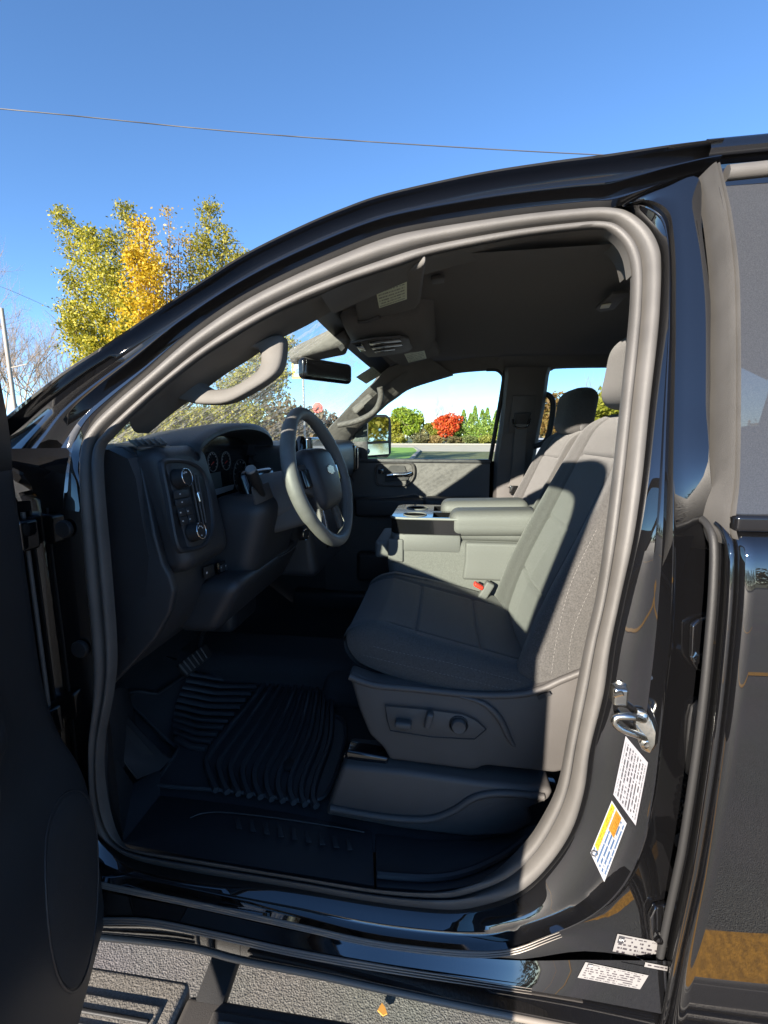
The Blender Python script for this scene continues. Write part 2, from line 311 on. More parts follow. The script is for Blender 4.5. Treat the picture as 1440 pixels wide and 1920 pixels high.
# painted frame around the opening: A pillar and roof rail
TT = [((152,960),(-150,920)),((151,905),(-95,862)),((151,870),(-45,822)),((154,840),(10,783)),((175,795),(60,745)),((215,755),(125,697)),((280,700),(200,650)),((360,630),(300,585)),((450,567),(380,533)),((540,520),(460,482)),((630,480),(560,432)),((720,445),(640,398)),
 ((800,427),(720,370)),((960,403),(880,333)),((1097,389),(1020,310)),((1149,386),(1120,297)),((1195,371),(1190,288)),((1250,350),(1250,281)),((1311,330),(1311,275)),((1347,322),(1347,271))]
A = spl([side(*a) for a, b in TT], 5); B = spl([side(*b, off=.0) for a, b in TT], 5)
NR = lambda p: np.array([0, -.95, .31])
RP = [(-.02, -.012), (.03, .0), (.07, .006), (.1, .004), (.13, -.012), (.2, -.018), (.3, -.016), (.345, -.008), (.37, .004), (.395, .010), (.43, .010), (.47, .005), (.51, -.002), (.55, -.010), (.62, -.014), (.74, -.014), (.80, -.008), (.83, .008), (.855, .016), (.885, .018), (.915, .015), (.94, .009), (.965, .001), (.985, -.008), (1.0, -.018), (1.01, -.03)]
v, f = grid(strip(A, B, RP, NR)); rail = ob('roof_rail', v, f, PAINT, truck, 35)
# roof skin from the rail over to the other side
rows = []
for i in range(0, len(B), 4):
    b = B[i] + np.array([0, .02, -.004]); e = b.copy(); e[1] = 1.62 - b[1] + .02
    if i > 20: rows.append([b + (e - b) * t + np.array([-.12 * math.sin(math.pi * t) * (1 if b[0] < -.2 else .1), 0, .05 * math.sin(math.pi * t) - (.02 if False else 0)]) for t in np.linspace(0, 1, 13)])
top = [r for r in rows if r[0][0] > -.34]
last = top[-1]; top += [[p + np.array([dx, 0, dz]) for p in last] for dx, dz in ((.3, .005), (.7, -.01), (1.0, -.04), (1.12, -.09))]
v, f = grid(top); ob('roof_panel', v, f, PAINT, truck, 50)
# roof side above the rear door
rt = [side(1322, 274, .004), side(1440, 263, .0)]; d = (rt[1] - rt[0]) / np.linalg.norm(rt[1] - rt[0])
line = [rt[0] + d * t + np.array([0, -.004, .005]) for t in (0, .15, .3, .6, .9, 1.15)]
v, f = grid([[p + np.array([0, y, z]) for y, z in ((.03, .0), (.0, .004), (-.014, -.006), (-.018, -.02), (-.012, -.03), (.01, -.034), (.012, -.05), (-.02, -.055), (-.024, -.085), (.0, -.09))] for p in line])
ob('roof_rail_rear', v, f, PAINT, truck, 40)
# B pillar face and rocker: seal -> ridge -> recess
BB = [((1149,389),(1180,382),(1200,370)),((1183,398),(1215,376),(1250,350)),((1218,427),(1252,395),(1312,330)),((1238,463),(1262,440),(1318,420)),((1242,500),(1266,500),(1328,500)),((1240,570),(1266,570),(1335,560)),((1235,635),(1266,640),(1335,640)),((1221,756),(1264,756),(1334,756)),
 ((1207,893),(1262,893),(1336,893)),((1190,1009),(1262,1009),(1360,1020)),((1165,1119),(1260,1119),(1376,1119)),((1146,1212),(1255,1212),(1376,1212)),((1134,1300),(1245,1300),(1368,1300)),((1109,1400),(1235,1400),(1352,1400)),
 ((1098,1480),(1224,1490),(1336,1480)),((1075,1555),(1205,1580),(1316,1600)),((1030,1622),(1172,1655),(1300,1720)),((973,1675),(1115,1712),(1280,1800)),((900,1700),(1030,1752),(1100,1785)),((832,1706),(920,1782),(950,1800)),
 ((702,1692),(720,1765),(724,1778)),((535,1663),(548,1728),(550,1745)),((368,1637),(372,1690),(374,1706)),((252,1612),(254,1666),(254,1684)),((200,1580),(188,1652),(184,1672)),((180,1545),(150,1640),(140,1660))]
a = spl([side(*q[0]) for q in BB], 5); moff = lambda k: -.028 if k < 11 else -.028 - .02 * min(1, (k - 11) / 6)
m_ = spl([side(*q[1], off=moff(k - 1)) for k, q in enumerate(BB)], 5); r_ = spl([side(*q[2], off=(-.024 if k < 9 else .01 if k < 15 else .01 - .06 * min(1, (k - 15) / 3))) for k, q in enumerate(BB)], 5)
rows = strip(a, m_, [(-.03, -.012), (.04, .0), (.1, .002), (.3, .002), (.55, .0), (.7, -.006), (.8, -.008), (.9, -.002), (.97, .003), (1, .002)])
r2 = strip(m_, r_, [(.015, -.003), (.04, -.006), (.1, -.007), (.35, -.004), (.7, -.001), (.95, 0), (1, -.004)])
nb = 17 * 5
v, f = grid([p + q for p, q in zip(rows, r2)]); body = ob('body_side', v, f, PAINT, truck, 35)
# rocker below the ridge
ST2 = [side(*p, off=-.068) for p in ((120,1716),(187,1722),(280,1724),(400,1747),(550,1780),(720,1810),(900,1838),(1080,1866),(1262,1900))]
LIP = [side(*p, off=-.066) for p in ((120,1750),(185,1752),(350,1770),(450,1795),(600,1824),(720,1850),(900,1888),(1080,1924),(1262,1965))]
ST1 = [side(*p, off=-.052) for p in ((120,1655),(187,1670),(254,1684),(374,1706),(550,1745),(724,1778),(950,1800),(1100,1800),(1270,1802))]
s1 = resamp(spl(ST1, 6), 50); s2 = resamp(spl(ST2, 6), 50); lp = resamp(spl(LIP, 6), 50)
rows = [p + q + [lp[i] + np.array([0, .03, -.004]), lp[i] + np.array([0, .25, .03])] for i, (p, q) in enumerate(zip(strip(s1, s2, [(0, 0), (.3, .001), (.7, .003), (1, .004)]), strip(s2, lp, [(.1, -.002), (.5, -.003), (.9, .0), (1, .001)])))]
v, f = grid(rows); ob('rocker_panel', v, f, PAINT, truck, 40)
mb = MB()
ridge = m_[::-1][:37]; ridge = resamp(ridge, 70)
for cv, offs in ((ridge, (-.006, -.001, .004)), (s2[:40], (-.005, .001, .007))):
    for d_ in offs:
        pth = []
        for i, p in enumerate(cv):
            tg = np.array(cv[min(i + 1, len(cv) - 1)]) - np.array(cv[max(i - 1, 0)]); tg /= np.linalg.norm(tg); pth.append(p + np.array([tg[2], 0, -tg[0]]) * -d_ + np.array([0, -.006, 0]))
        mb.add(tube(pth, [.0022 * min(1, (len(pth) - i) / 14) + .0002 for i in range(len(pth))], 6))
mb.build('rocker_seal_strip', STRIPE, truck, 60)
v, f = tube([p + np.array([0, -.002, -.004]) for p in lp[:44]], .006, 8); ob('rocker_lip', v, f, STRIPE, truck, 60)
# front hinge pillar with two round plugs
HX, HY, TH = -.815, -.035, R_(64)
left = [side(*o) for o, i in OI[:6]] ; left = [side(172, 1480), side(180, 1545)][::-1] + left
Lc = spl(left, 4)
v, f = grid([[p + np.array([.006, .012, 0]), p + np.array([-.004, .004, 0]), p + np.array([-.03, .002, 0]), np.array([-.79, -.004 - tumble(p[2]) * .8, p[2]]), np.array([-.83, .004 - tumble(p[2]) * .8, p[2]]), np.array([-.85, .03, p[2]]), np.array([-.9, .03, p[2]])] for p in Lc])
ob('hinge_pillar', v, f, PAINT, truck, 40)
for c, rr in (((120, 992), .017), ((150, 1217), .0175)):
    p = at(*c, Y=-.004); v, f = lathe([(rr, -.004), (rr, .002), (rr * .9, .005), (rr * .3, .006), (.001, .006)], p, (0, -1, 0)); ob('rubber_plug', v, f, RUB, truck)
for z in (1.40, 1.02):
    v, f = softbox((HX + .03, -.035, z), (.035, .022, .03), .008, (2, 2, 2)); h = ob('door_hinge', v, f, PAINT, truck)
    v, f = lathe([(.009, -.04), (.009, .04)], (HX + .005, -.05, z), (0, 0, 1), 10, (1, 0, 0)); ob('hinge_pin', v, f, STEEL, h)
# front fender, hood and nose
def fsec(x, top, w): return [np.array([x, 0.81 + s * w, z]) for s, z in ((-1, .55), (-1.01, .9), (-1.0, 1.2), (-.98, top - .09), (-.93, top - .02), (-.8, top), (-.4, top + .03), (0, top + .035), (.4, top + .03), (.8, top), (.93, top - .02), (.98, top - .09), (1.0, 1.2), (1.01, .9), (1, .55))]
v, f = grid([fsec(-.98, 1.30, .84), fsec(-1.05, 1.33, .88), fsec(-1.4, 1.42, .93), fsec(-2.0, 1.36, .93), fsec(-2.35, 1.28, .9), fsec(-2.45, 1.15, .86)]); ob('hood', v, f, PAINT, truck, 40)
v, f = softbox((-2.44, .81, .95), (.06, .88, .32), .05); ob('grille', v, f, GLOSSB, truck)
v, f = softbox((-1.0, .81, 1.36), (.12, .78, .03), .02); ob('cowl_panel', v, f, RUB, truck)
# rear door (closed)
rd = empty('rear_door', (.41, -.09, .6)); rd.parent = truck; rd.matrix_parent_inverse = ORIG['pickup_truck'].inverted()
SK = [(.50, -.045), (.55, -.08), (.75, -.092), (.95, -.104), (1.15, -.108), (1.3, -.102), (1.38, -.094), (1.425, -.084), (1.445, -.066), (1.452, -.045)]
xs = [(.0, .065), (.0005, .05), (.001, .03), (.002, .016), (.006, .006), (.012, .001), (.022, 0), (.2, -.001), (.5, -.002), (.9, 0), (1.0, .0)]
lead = lambda z: .412 - .012 * max(0, (.9 - z)) * 2
SK = [tuple(q) for q in spl([np.array(q) for q in SK], 4)]
v, f = grid([[np.array([lead(z) + dx, y + dy, z]) for dx, dy in xs] for z, y in SK]); ob('door_skin', v, f, PAINT, rd, 40)
for dx in (.004,):
    v, f = tube([np.array([lead(z) - .004, y + .012, z]) for z, y in SK[:-1]], .005, 8); ob('edge_flange', v, f, PAINT, rd, 60)
v, f = tube([np.array([lead(z) - .008, y + .045, z]) for z, y in SK[:-1]], .006, 8); ob('edge_seal', v, f, RUB, rd, 60)
ch = [((1321,309),(1348,309)),((1332,360),(1361,360)),((1341,412),(1372,412)),((1352,515),(1385,515)),((1355,640),(1388,652)),((1355,756),(1388,760)),((1352,893),(1386,893)),((1343,960),(1380,960)),((1342,1000),(1380,985)),((1352,1030),(1382,1000)),((1366,1048),(1384,1012))]
ch = [((a[0] + 13, a[1]), b) for a, b in ch]
A = spl([side(*a, off=-.055) for a, b in ch], 4); B = spl([side(*b, off=-.068) for a, b in ch], 4)
v, f = grid(strip(A, B, [(-.05, -.05), (0, -.004), (.08, .005), (.25, .009), (.42, .004), (.48, -.003), (.55, .004), (.75, .008), (.9, .003), (1.0, -.006)])); ob('window_channel', v, f, SEAL, rd, 50)
gz = [(1.45, 0), (1.6, 0), (1.75, 0), (1.9, 0), (2.0, 0)]
gB = resamp(B[3:30], 9)
v, f = grid([[p + np.array([-.004, .006, 0]), p + np.array([.3, .004, 0]), p + np.array([.85, .006, 0])] for p in gB]); ob('window_glass', v, f, GLASSR, rd, 50)
tp = side(1362, 325, -.065)
v, f = tube([tp + np.array([0, 0, 0]), tp + np.array([.3, 0, .012]), tp + np.array([.85, 0, .0])], .012, 8); ob('window_trim', v, f, SEAL, rd, 60)
v, f = softbox((.83, -.064, 1.458), (.42, .012, .012), .006, (2, 2, 2)); ob('belt_moulding', v, f, GLOSSB, rd)
p0 = side(1311, 322, .03)
v, f = grid([[np.array([x, tumble(z) + dy, z]) for x, dy in ((.37, .03), (.46, .05), (.46, .06))] for z in np.linspace(.6, 2.03, 12)]); ob('pillar_gap_panel', v, f, RUB, truck)
v, f = softbox((1.02, -.118, 1.33), (.12, .018, .018), .014); ob('door_handle', v, f, PAINT, rd)
bpy.context.view_layer.update(); BO = [body, bpy.data.objects['rocker_panel']]
def jam(x, y, push=0.):
    p = hit(BO, x, y, .0); p = p if p is not None else at(x, y, Y=.0); return p - ray(x, y) / np.linalg.norm(ray(x, y)) * push
# striker, latch piece, hinge bolts, wiring boot on the jamb
st = empty('door_striker', side(1200, 1365, -.01)); st.parent = truck; st.matrix_parent_inverse = ORIG['pickup_truck'].inverted()
pl = [jam(x, y, .001) for x, y in ((1192,1326),(1208,1330),(1218,1345),(1226,1368),(1224,1392),(1214,1408),(1200,1400),(1192,1382),(1188,1352))]
v, f = prism(pl, (.0, -.008, 0), .002); ob('striker_plate', v, f, STEEL, st)
v, f = tube(spl([jam(1210, 1350, .006), jam(1186, 1344, .02), jam(1158, 1344, .026), jam(1152, 1354, .028), jam(1164, 1366, .026), jam(1190, 1376, .02), jam(1212, 1384, .006)], 5), .0062, 10); ob('striker_loop', v, f, STEEL, st, 70)
for c in ((1206, 1346), (1210, 1392)):
    v, f = lathe([(.0095, 0), (.0095, .004), (.005, .006), (.001, .005)], jam(*c, .008), (0, -1, 0), 8); ob('bolt', v, f, STEEL, st)
v, f = softbox(side(1160, 1302, -.012), (.012, .012, .016), .005, (2, 2, 2)); la = ob('latch_bumper', v, f, STEEL, truck)
v, f = tube([side(1152, 1304, -.024), side(1168, 1300, -.03)], .004, 8); ob('bumper_pin', v, f, STEEL, la)
hb = empty('rear_hinge', at(1320, 1190, Y=.0)); hb.parent = truck; hb.matrix_parent_inverse = ORIG['pickup_truck'].inverted()
v, f = prism([jam(x, y, .0) for x, y in ((1290,1168),(1305,1155),(1345,1148),(1362,1150),(1362,1250),(1330,1256),(1300,1252),(1288,1230))], (0, -.012, 0), .005, 3); ob('hinge_leaf', v, f, PAINT, hb)
for c in ((1307, 1230), (1350, 1162)):
    v, f = lathe([(.012, 0), (.012, .004), (.008, .006), (.008, .012), (.002, .013)], jam(*c, .012), (0, -1, 0), 6); ob('bolt', v, f, PAINT, hb, 20)
hb2 = empty('rear_hinge', at(1270, 1740, Y=-.02)); hb2.parent = truck; hb2.matrix_parent_inverse = ORIG['pickup_truck'].inverted(); ORIG[hb2.name] = Matrix.Translation(hb2.location)
v, f = prism([jam(x, y, 0.) for x, y in ((1212,1710),(1222,1690),(1262,1680),(1284,1690),(1276,1760),(1240,1768),(1216,1750))], (0, -.012, 0), .004, 3); ob('hinge_leaf', v, f, PAINT, hb2)
for c in ((1232, 1752), (1268, 1700)):
    v, f = lathe([(.011, 0), (.011, .004), (.007, .006), (.007, .012), (.002, .013)], jam(*c, .012), (0, -1, 0), 6); ob('bolt', v, f, PAINT, hb2, 20)
gr = MB()
for k in range(5):
    e = k * .1
    pts = [(1300 + 28 * e, 1326 + 20 * e), (1338, 1322 + 22 * e), (1350 - 6 * e, 1335 + 25 * e), (1326 - 16 * e, 1452 - 16 * e), (1296 + 10 * e, 1448 - 20 * e), (1290 + 16 * e, 1440 - 20 * e)]
    gr.add(tube(spl([jam(x, y, .004 + .004 * k) for x, y in pts], 4, True), .004, 6, True))
gb = gr.build('wiring_grommet', RUB, truck, 60)
v, f = softbox(jam(1320, 1390, .004), (.02, .012, .055), .008, (2, 2, 2)); ob('grommet_body', v, f, RUB, gb)
bc = resamp(spl([jam(1322, 1452, .012), jam(1308, 1490, .016), jam(1300, 1530, .018), jam(1304, 1560, .016), jam(1312, 1585, .006)], 6), 66)
v, f = tube(bc, [.0155 + .0035 * math.sin(i * 2 * math.pi / 6) for i in range(66)], 14); ob('wiring_boot', v, f, RUB, truck, 70)
v, f = lathe([(.016, 0), (.016, .003), (.012, .005), (.001, .005)], jam(1278, 1574, .001), (0, -1, 0)); ob('rubber_plug', v, f, RUB, truck)
# stickers in the jamb
LB1 = textmat('white_notice_print', 9, 34, (.19, .19, .21), (.03, .03, .035), .56); LB2 = textmat('warning_print', 6, 22, (.22, .225, .24), (.03, .06, .12), .6); LB3 = textmat('certificate_print', 7, 22, (.17, .165, .165), (.035, .03, .035), .52)
YEL = textmat('yellow_band_print', 2.4, 26, (.38, .19, .004), (.14, .07, .0), .5); ORA = textmat('orange_block_print', 5, 14, (.24, .10, .006), (.1, .05, .0), .56)
INK = mat('label_ink', (.03, .03, .035), .5)
def jl(pts, off): return [side(x, y, off) for x, y in pts]
p1 = ((1192,1548),(1215,1430),(1173,1380),(1150,1490)); l1 = label_on('notice_label', BO, p1, LB1, truck); l1['label'] = 'white printed notice label below the door striker'
p2 = ((1133,1654),(1175,1544),(1147,1501),(1107,1599)); l2 = label_on('warning_label', BO, p2, LB2, truck); l2['label'] = 'yellow and white tyre warning label on the jamb'
label_on('yellow_band', BO, quad(p2, .17, .97, .74, .95), YEL, l2, .0022); label_on('orange_block', BO, quad(p2, .62, .97, .3, .66), ORA, l2, .0022)
c = hit(BO, *quad(p2, .08, .08, .83, .83)[0], off=.003); v, f = tube(circ(c, .005, (.35, 0, .94), (.94, 0, -.35), 18), .0011, 6, True); ob('round_mark', v, f, INK, l2)
p3 = ((1144,1800),(1272,1825),(1284,1776),(1158,1751)); l3 = label_on('certificate_label', BO, p3, LB3, truck); l3['label'] = 'larger white certificate sticker at the foot of the pillar'
p4 = ((1083,1833),(1200,1855),(1216,1829),(1098,1804)); l4 = label_on('code_label', BO, p4, LB3, truck); l4['label'] = 'narrow white sticker on the sill edge'
for l_, c_, s_ in ((l3, p3, (.03, .12, .68, .94)), (l4, p4, (.05, .13, .76, .95))):
    q = quad(c_, *s_); label_on('logo_block', BO, q, INK, l_, .0025, 3); w4 = [hit(BO, *k, off=.0035) for k in q]; u_ = w4[1] - w4[0]; text('logo_letters', 'GM', sum(w4) / 4 - _F * .001, u_, w4[3] - w4[0], np.linalg.norm(u_) * .55, WHITEP, l_)
# open driver door, built in its own frame: u along the door, w inward, z up
fd = empty('driver_door', (HX, HY, .6)); fd.parent = truck; fd.matrix_parent_inverse = ORIG['pickup_truck'].inverted()
ct, sn = math.cos(TH), math.sin(TH)
def D(u, w_, z): return np.array([HX + u * ct + w_ * sn, HY - u * sn + w_ * ct, z])
LD = 1.15
def dsec(u, z0, zt=1.46):     # outer skin section
    return [D(u, w_, z) for w_, z in ((.03, z0), (-.03, z0 + .02), (-.05, z0 + .12), (-.065, .95), (-.07, 1.15), (-.06, 1.35), (-.045, 1.43), (-.02, zt))]
zb = lambda u: .60 + .16 * max(0, (u - .95) / .2) ** 2
v, f = grid([dsec(u, zb(u)) for u in np.linspace(.0, LD, 16)]); ob('door_skin', v, f, PAINT, fd, 40)
mb = MB()   # edge faces
for u in (0., LD): mb.add(grid([[a, b] for a, b in zip(dsec(u, zb(u)), [D(u, .055, z) for z in (zb(u), zb(u) + .05, zb(u) + .12, .95, 1.15, 1.35, 1.43, 1.46)])]))
mb.add(grid([[D(u, .03, zb(u)), D(u, .055, zb(u))] for u in np.linspace(0, LD, 16)])); mb.build('door_edge', PAINT, fd, 40)
def wp(u, z):                 # inner trim depth
    e = min(1, .3 + (LD - u) / .06); lo = 1 / (1 + math.exp((z - 1.0) / .04))
    b = .05 * min(1, .3 + u / .06) + .05 * math.exp(-((z - 1.16) / .06) ** 2) * min(1, max(0, (u - .2) / .1)) + .072 * lo * min(1, max(0, u - .01) / .07)
    return b * e
zz = np.linspace(.0, 1, 40)
v, f = grid([[D(u, wp(u, zb(u) + (1.535 - zb(u)) * t), zb(u) + .005 + (1.535 - zb(u)) * t) for t in zz] + [D(u, -.015, 1.542)] for u in [.012, .02, .03, .045, .06, .075, .09] + list(np.linspace(.12, LD - .012, 34))]); ob('door_panel', v, f, TRIM, fd, 50)
v, f = tube([D(.012, .045, z) for z in np.linspace(.66, 1.44, 14)], .004, 8); ob('edge_seal', v, f, SEAL, fd, 60)
cu_, cz_ = .20, .80
def spkp(r, a): uu = cu_ + .115 * r * math.cos(a) * (1 + .12 * math.sin(a)); z_ = cz_ + .16 * r * math.sin(a); return D(uu, wp(uu, z_) + .004 * (1 - r ** 8) + .001, z_)
v, f = grid([[spkp(r, a) for a in np.linspace(0, 2 * math.pi, 32, endpoint=False)] for r in (.02, .3, .6, .85, .95, 1.)], False, True); ob('speaker_grille', v, f, mat('speaker_mesh', (.03, .032, .036), .7, bump=1., bscale=1500), fd, 60)
v, f = tube([spkp(1.03, a) for a in np.linspace(0, 2 * math.pi, 32, endpoint=False)],    .0022, 6, True); ob('grille_rim', v, f, TRIM, fd, 60)
v, f = softbox((0, 0, 0), (.3, .04, .035), .03, (4, 2, 2), M=basis((ct, -sn, 0), (sn, ct, 0), (0, 0, 1))); ob('armrest', [p + D(.7, .10, 1.17) for p in v], f, TRIM2, fd)
top = [(.02, 1.50), (.07, 1.57), (.134, 1.64), (.25, 1.745), (.40, 1.84), (.56, 1.91), (.72, 1.955), (.9, 1.985), (1.02, 1.985), (1.10, 1.965), (1.135, 1.92), (1.14, 1.8), (1.13, 1.6), (1.12, 1.46)]
def DW(u, z, o=0.): return D(u, .0 + tumble(z) + o, z)
fr = spl([DW(u, z) for u, z in top], 4); inn = spl([DW(.62 + (u - .62) * .90, 1.44 + (z - 1.44) * .885) for u, z in top], 4)
v, f = grid(strip(fr, inn, [(0, 0), (0, .02), (.15, .03), (.85, .03), (1, .02), (1, -.02), (.85, -.03), (.15, -.03), (0, -.02), (0, 0)], lambda p: D(0, 1, 0) - D(0, 0, 0))); ob('window_frame', v, f, RUB, fd, 40)
cg = DW(.62, 1.44); gl = inn
v, f = grid([[DW(.62 + (u - .62) * .9, 1.44), DW(.62 + (u - .62) * .9, 1.44 + (z - 1.44) * .90)] for u, z in [(q[0], q[1]) for q in spl([np.array(t) for t in top], 4)][:45]]); ob('window_glass', v, f, GLASS, fd, 60)
sail = [DW(u, z) for u, z in ((.04, 1.45), (.36, 1.45), (.36, 1.78), (.26, 1.72), (.14, 1.62), (.05, 1.50))]  # sail enlarged to shade the pod and stalk in place of the outside mirror
v, f = prism([p + (D(0, .012, 0) - D(0, 0, 0)) for p in sail], D(0, -.024, 0) - D(0, 0, 0), .003); ob('window_shade_sail', v, f, TRIM, fd)
# driver's outside mirror
v, f = softbox((0, 0, 0), (.05, .11, .15), .04, (3, 3, 3), M=basis((ct, -sn, 0), (sn, ct, 0), (0, 0, 1))); ob('mirror_housing', [p + D(.13, -.28, 1.56) for p in v], f, PAINT, fd)
v, f = tube([D(.1, -.03, 1.5), D(.12, -.15, 1.5), D(.13, -.25, 1.52)], .025, 10); ob('mirror_arm', v, f, RUB, fd)
# running board
rb = empty('running_board', (-.2, -.16, .45)); rb.parent = truck; rb.matrix_parent_inverse = ORIG['pickup_truck'].inverted()
Yb = lambda px, py, z=.472: at(px, py, Z=z)
def slab(x0, x1, y0, y1, z0, z1, r=.012): return softbox(((x0 + x1) / 2, (y0 + y1) / 2, (z0 + z1) / 2), ((x1 - x0) / 2, (y1 - y0) / 2, (z1 - z0) / 2), r, (3, 3, 2))
a0 = Yb(190, 1812); a1 = Yb(362, 1826); bx = Yb(350, 1920)
v, f = slab(-1.0, a1[0], -.28, a0[1] + .004, .425, .468, .012); ob('step_end', v, f, STEP, rb)
be = at(540, 1891, Z=.462)[1]
v, f = slab(a1[0] + .004, 1.5, -.26, be, .40, .462, .014); ob('step_beam', v, f, TRIM2, rb)
v, f = slab(-.9, a1[0] - .03, -.27, a0[1] - .045, .460, .474, .006); ob('step_pad', v, f, STEP, rb)
for k in range(4):
    v, f = slab(-.9, a1[0] - .04, -.085 - .022 * k - .05, -.085 - .022 * k - .042, .47, .478, .003); ob('tread_rib', v, f, GREYP if k % 2 else RUB, rb)
v, f = slab(a1[0] + .07, .9, -.24, be - .022, .455, .468, .006); ob('step_pad', v, f, TRIM2, rb)
for k in range(4):
    v, f = slab(a1[0] + .09, .88, -.10 - .026 * k - .02, -.10 - .026 * k - .008, .464, .473, .004); ob('tread_rib', v, f, STEP, rb)
for x in (at(408, 1805, Z=.5)[0], .9):
    v, f = prism([np.array([x - .03, -.09, .43]), np.array([x + .03, -.09, .43]), np.array([x + .03, .25, .50]), np.array([x - .03, .25, .50])], (0, 0, .03), .006); ob('bracket', v, f, RUB, rb)
# underbody, rear cab wall, bed, wheels
v, f = softbox((.3, .81, .52), (2.6, .35, .1), .03); ob('chassis_frame', v, f, RUB, truck)
hole = [np.array([1.42, y, z]) for y, z in ((.3, 1.48), (1.32, 1.48), (1.27, 1.84), (.35, 1.84))]
v, f = holeplate([np.array([1.42, y, z]) for y, z in ((.03, .62), (1.59, .62), (1.59, 1.46), (1.45, 1.99), (.17, 1.99), (.03, 1.46))], [hole], (.05, 0, 0)); bw = ob('cab_back', v, f, TRIM2, truck, 0)
v, f = grid([[hole[0] + [.02, 0, 0], hole[1] + [.02, 0, 0]], [hole[3] + [.02, 0, 0], hole[2] + [.02, 0, 0]]]); ob('back_glass', v, f, GLASSC, bw)
v, f = grid([[np.array([x, .81 + s * wd, z]) for s, z in ((-1, .62), (-1.0, 1.0), (-.98, 1.38), (-.9, 1.42), (-.9, .85), (.9, .85), (.9, 1.42), (.98, 1.38), (1, 1.0), (1, .62))] for x, wd in ((1.56, .92), (2.5, .93), (3.4, .92))]); ob('cargo_bed', v, f, PAINT, truck, 40)
v, f = grid([[np.array([1.36, -.10, z]), np.array([1.55, -.09, z])] for z in np.linspace(.6, 1.45, 5)]); ob('cab_corner', v, f, PAINT, truck)
v, f = grid([[np.array([1.28, tumble(z) - .06, z]), np.array([1.5, tumble(z) - .05, z])] for z in np.linspace(1.45, 2.04, 6)]); ob('rear_pillar', v, f, PAINT, truck)
for x in (-1.75, 2.35):
    for y, s in ((.02, -1), (1.60, 1)):
        v, f = lathe([(.2, -.1), (.34, -.13), (.40, -.12), (.415, -.08), (.415, .08), (.40, .12), (.34, .13), (.24, .11)], (x, y, .415), (0, s, 0), 36); wh = ob('wheel', v, f, TYRE, truck, 50)
        v, f = lathe([(.24, .09), (.235, .12), (.2, .1), (.1, .09), (.07, .12), (.001, .125)], (x, y, .415), (0, s, 0), 30); ob('rim', v, f, STEEL, wh)
part_ = grid([[np.array([x, .045, z]) for x in (-1.3, -.70)] for z in (.6, 1.45)]); ob('cowl_side_wall', part_[0], part_[1], RUB, truck)
# ------------------------------------------------------------------ the truck: interior
def part(name, vf, m, p=truck, s=40): return ob(name, vf[0], vf[1], m, p, s)
def sub(name, loc, parent=truck):
    e = empty(name, loc); e.parent = parent; e.matrix_parent_inverse = ORIG[parent.name].inverted(); return e
# floor and toe board
def zf(x): return .665 + max(0., -.82 - x) * .75
fl = part('cab_floor', grid([[np.array([x, y, zf(x)]) for y in (.1, .4, .8, 1.2, 1.56)] for x in (-1.3, -1.1, -.95, -.86, -.82, -.5, 0, .6, 1.42)]), CARP)
part('firewall', grid([[np.array([-1.28, y, z]) for y in (.03, 1.59)] for z in (.7, 1.45)]), RUB)
part('tunnel', softbox((-.75, .82, .71), (.5, .13, .07), .05), CARP)
part('floor_hump', softbox((.5, .82, .70), (.9, .2, .06), .05), CARP)
# sill trim / scuff plate
sc = [at(x, y, Z=z) for x, y, z in ((228,1583,.672),(300,1492,.668),(430,1507,.668),(560,1528,.668),(698,1560,.668),(702,1662,.672),(535,1636,.672),(372,1610,.672))]
scp = part('scuff_plate', prism([p - np.array([0, 0, .012]) for p in sc], (0, 0, .014), .003), TRIM)
for k in range(9):
    a = np.array((440 + 26 * k, 1533 + 5 * k)); part('grip_pad', prism([at(a[0] + dx, a[1] + dy, Z=.682) for dx, dy in ((0, 0), (9, 0), (14, 22), (4, 22))], (0, 0, .0025), .001), TRIM, scp)
part('scuff_ridge', tube(spl([at(x, y, Z=.678) for x, y in ((357,1533),(380,1525),(420,1523),(520,1534),(620,1549),(683,1560))], 5), .0016, 6), TRIM2, scp)
s2_ = [at(x, y, Z=z) for x, y, z in ((704,1563,.668),(800,1575,.668),(900,1575,.668),(960,1562,.67),(1005,1545,.672),(1000,1590,.674),(940,1638,.674),(870,1664,.674),(810,1672,.673),(705,1664,.672))]
sl2 = part('rear_sill_trim', prism([p - np.array([0, 0, .014]) for p in s2_], (0, 0, .016), .004), TRIM)
part('sill_step', tube(spl([at(x, y, Z=.684) for x, y in ((708,1640),(800,1646),(870,1636),(940,1605),(985,1570))], 5), .008, 8), TRIM, sl2)
# kick panel and dead pedal
part('kick_panel', grid([[side(189, 1389, .02), side(200, 1310, .03), side(206, 1297, .03)], [at(230, 1440, Y=.10), at(225, 1330, Y=.10), at(222, 1290, Y=.10)], [at(262, 1400, Y=.3), at(250, 1330, Y=.34), at(240, 1290, Y=.34)]]), TRIM)
part('kick_panel_lower', grid([[side(187, 1460, .02), side(189, 1389, .02)], [side(200, 1535, .03), at(230, 1440, Y=.10)], [at(228, 1583, Z=.67), at(250, 1470, Z=.69)], [at(300, 1492, Z=.668), at(300, 1440, Z=.72)]]), TRIM)
dp = [at(x, y, Y=yy) for x, y, yy in ((224,1322,.22),(300,1410,.24),(322,1418,.24),(300,1440,.20),(255,1458,.15),(228,1420,.13))]
dpo = part('foot_rest', prism(dp, (.01, -.012, .004), .004), TRIM)
part('rest_pad', prism([p + np.array([.012, -.015, .005]) for p in [at(x, y, Y=yy) for x, y, yy in ((228,1340,.21),(285,1405,.22),(288,1418,.22),(262,1445,.18),(252,1445,.17),(230,1410,.15))]], (.003, -.004, .001), .0015), RUB, dpo)
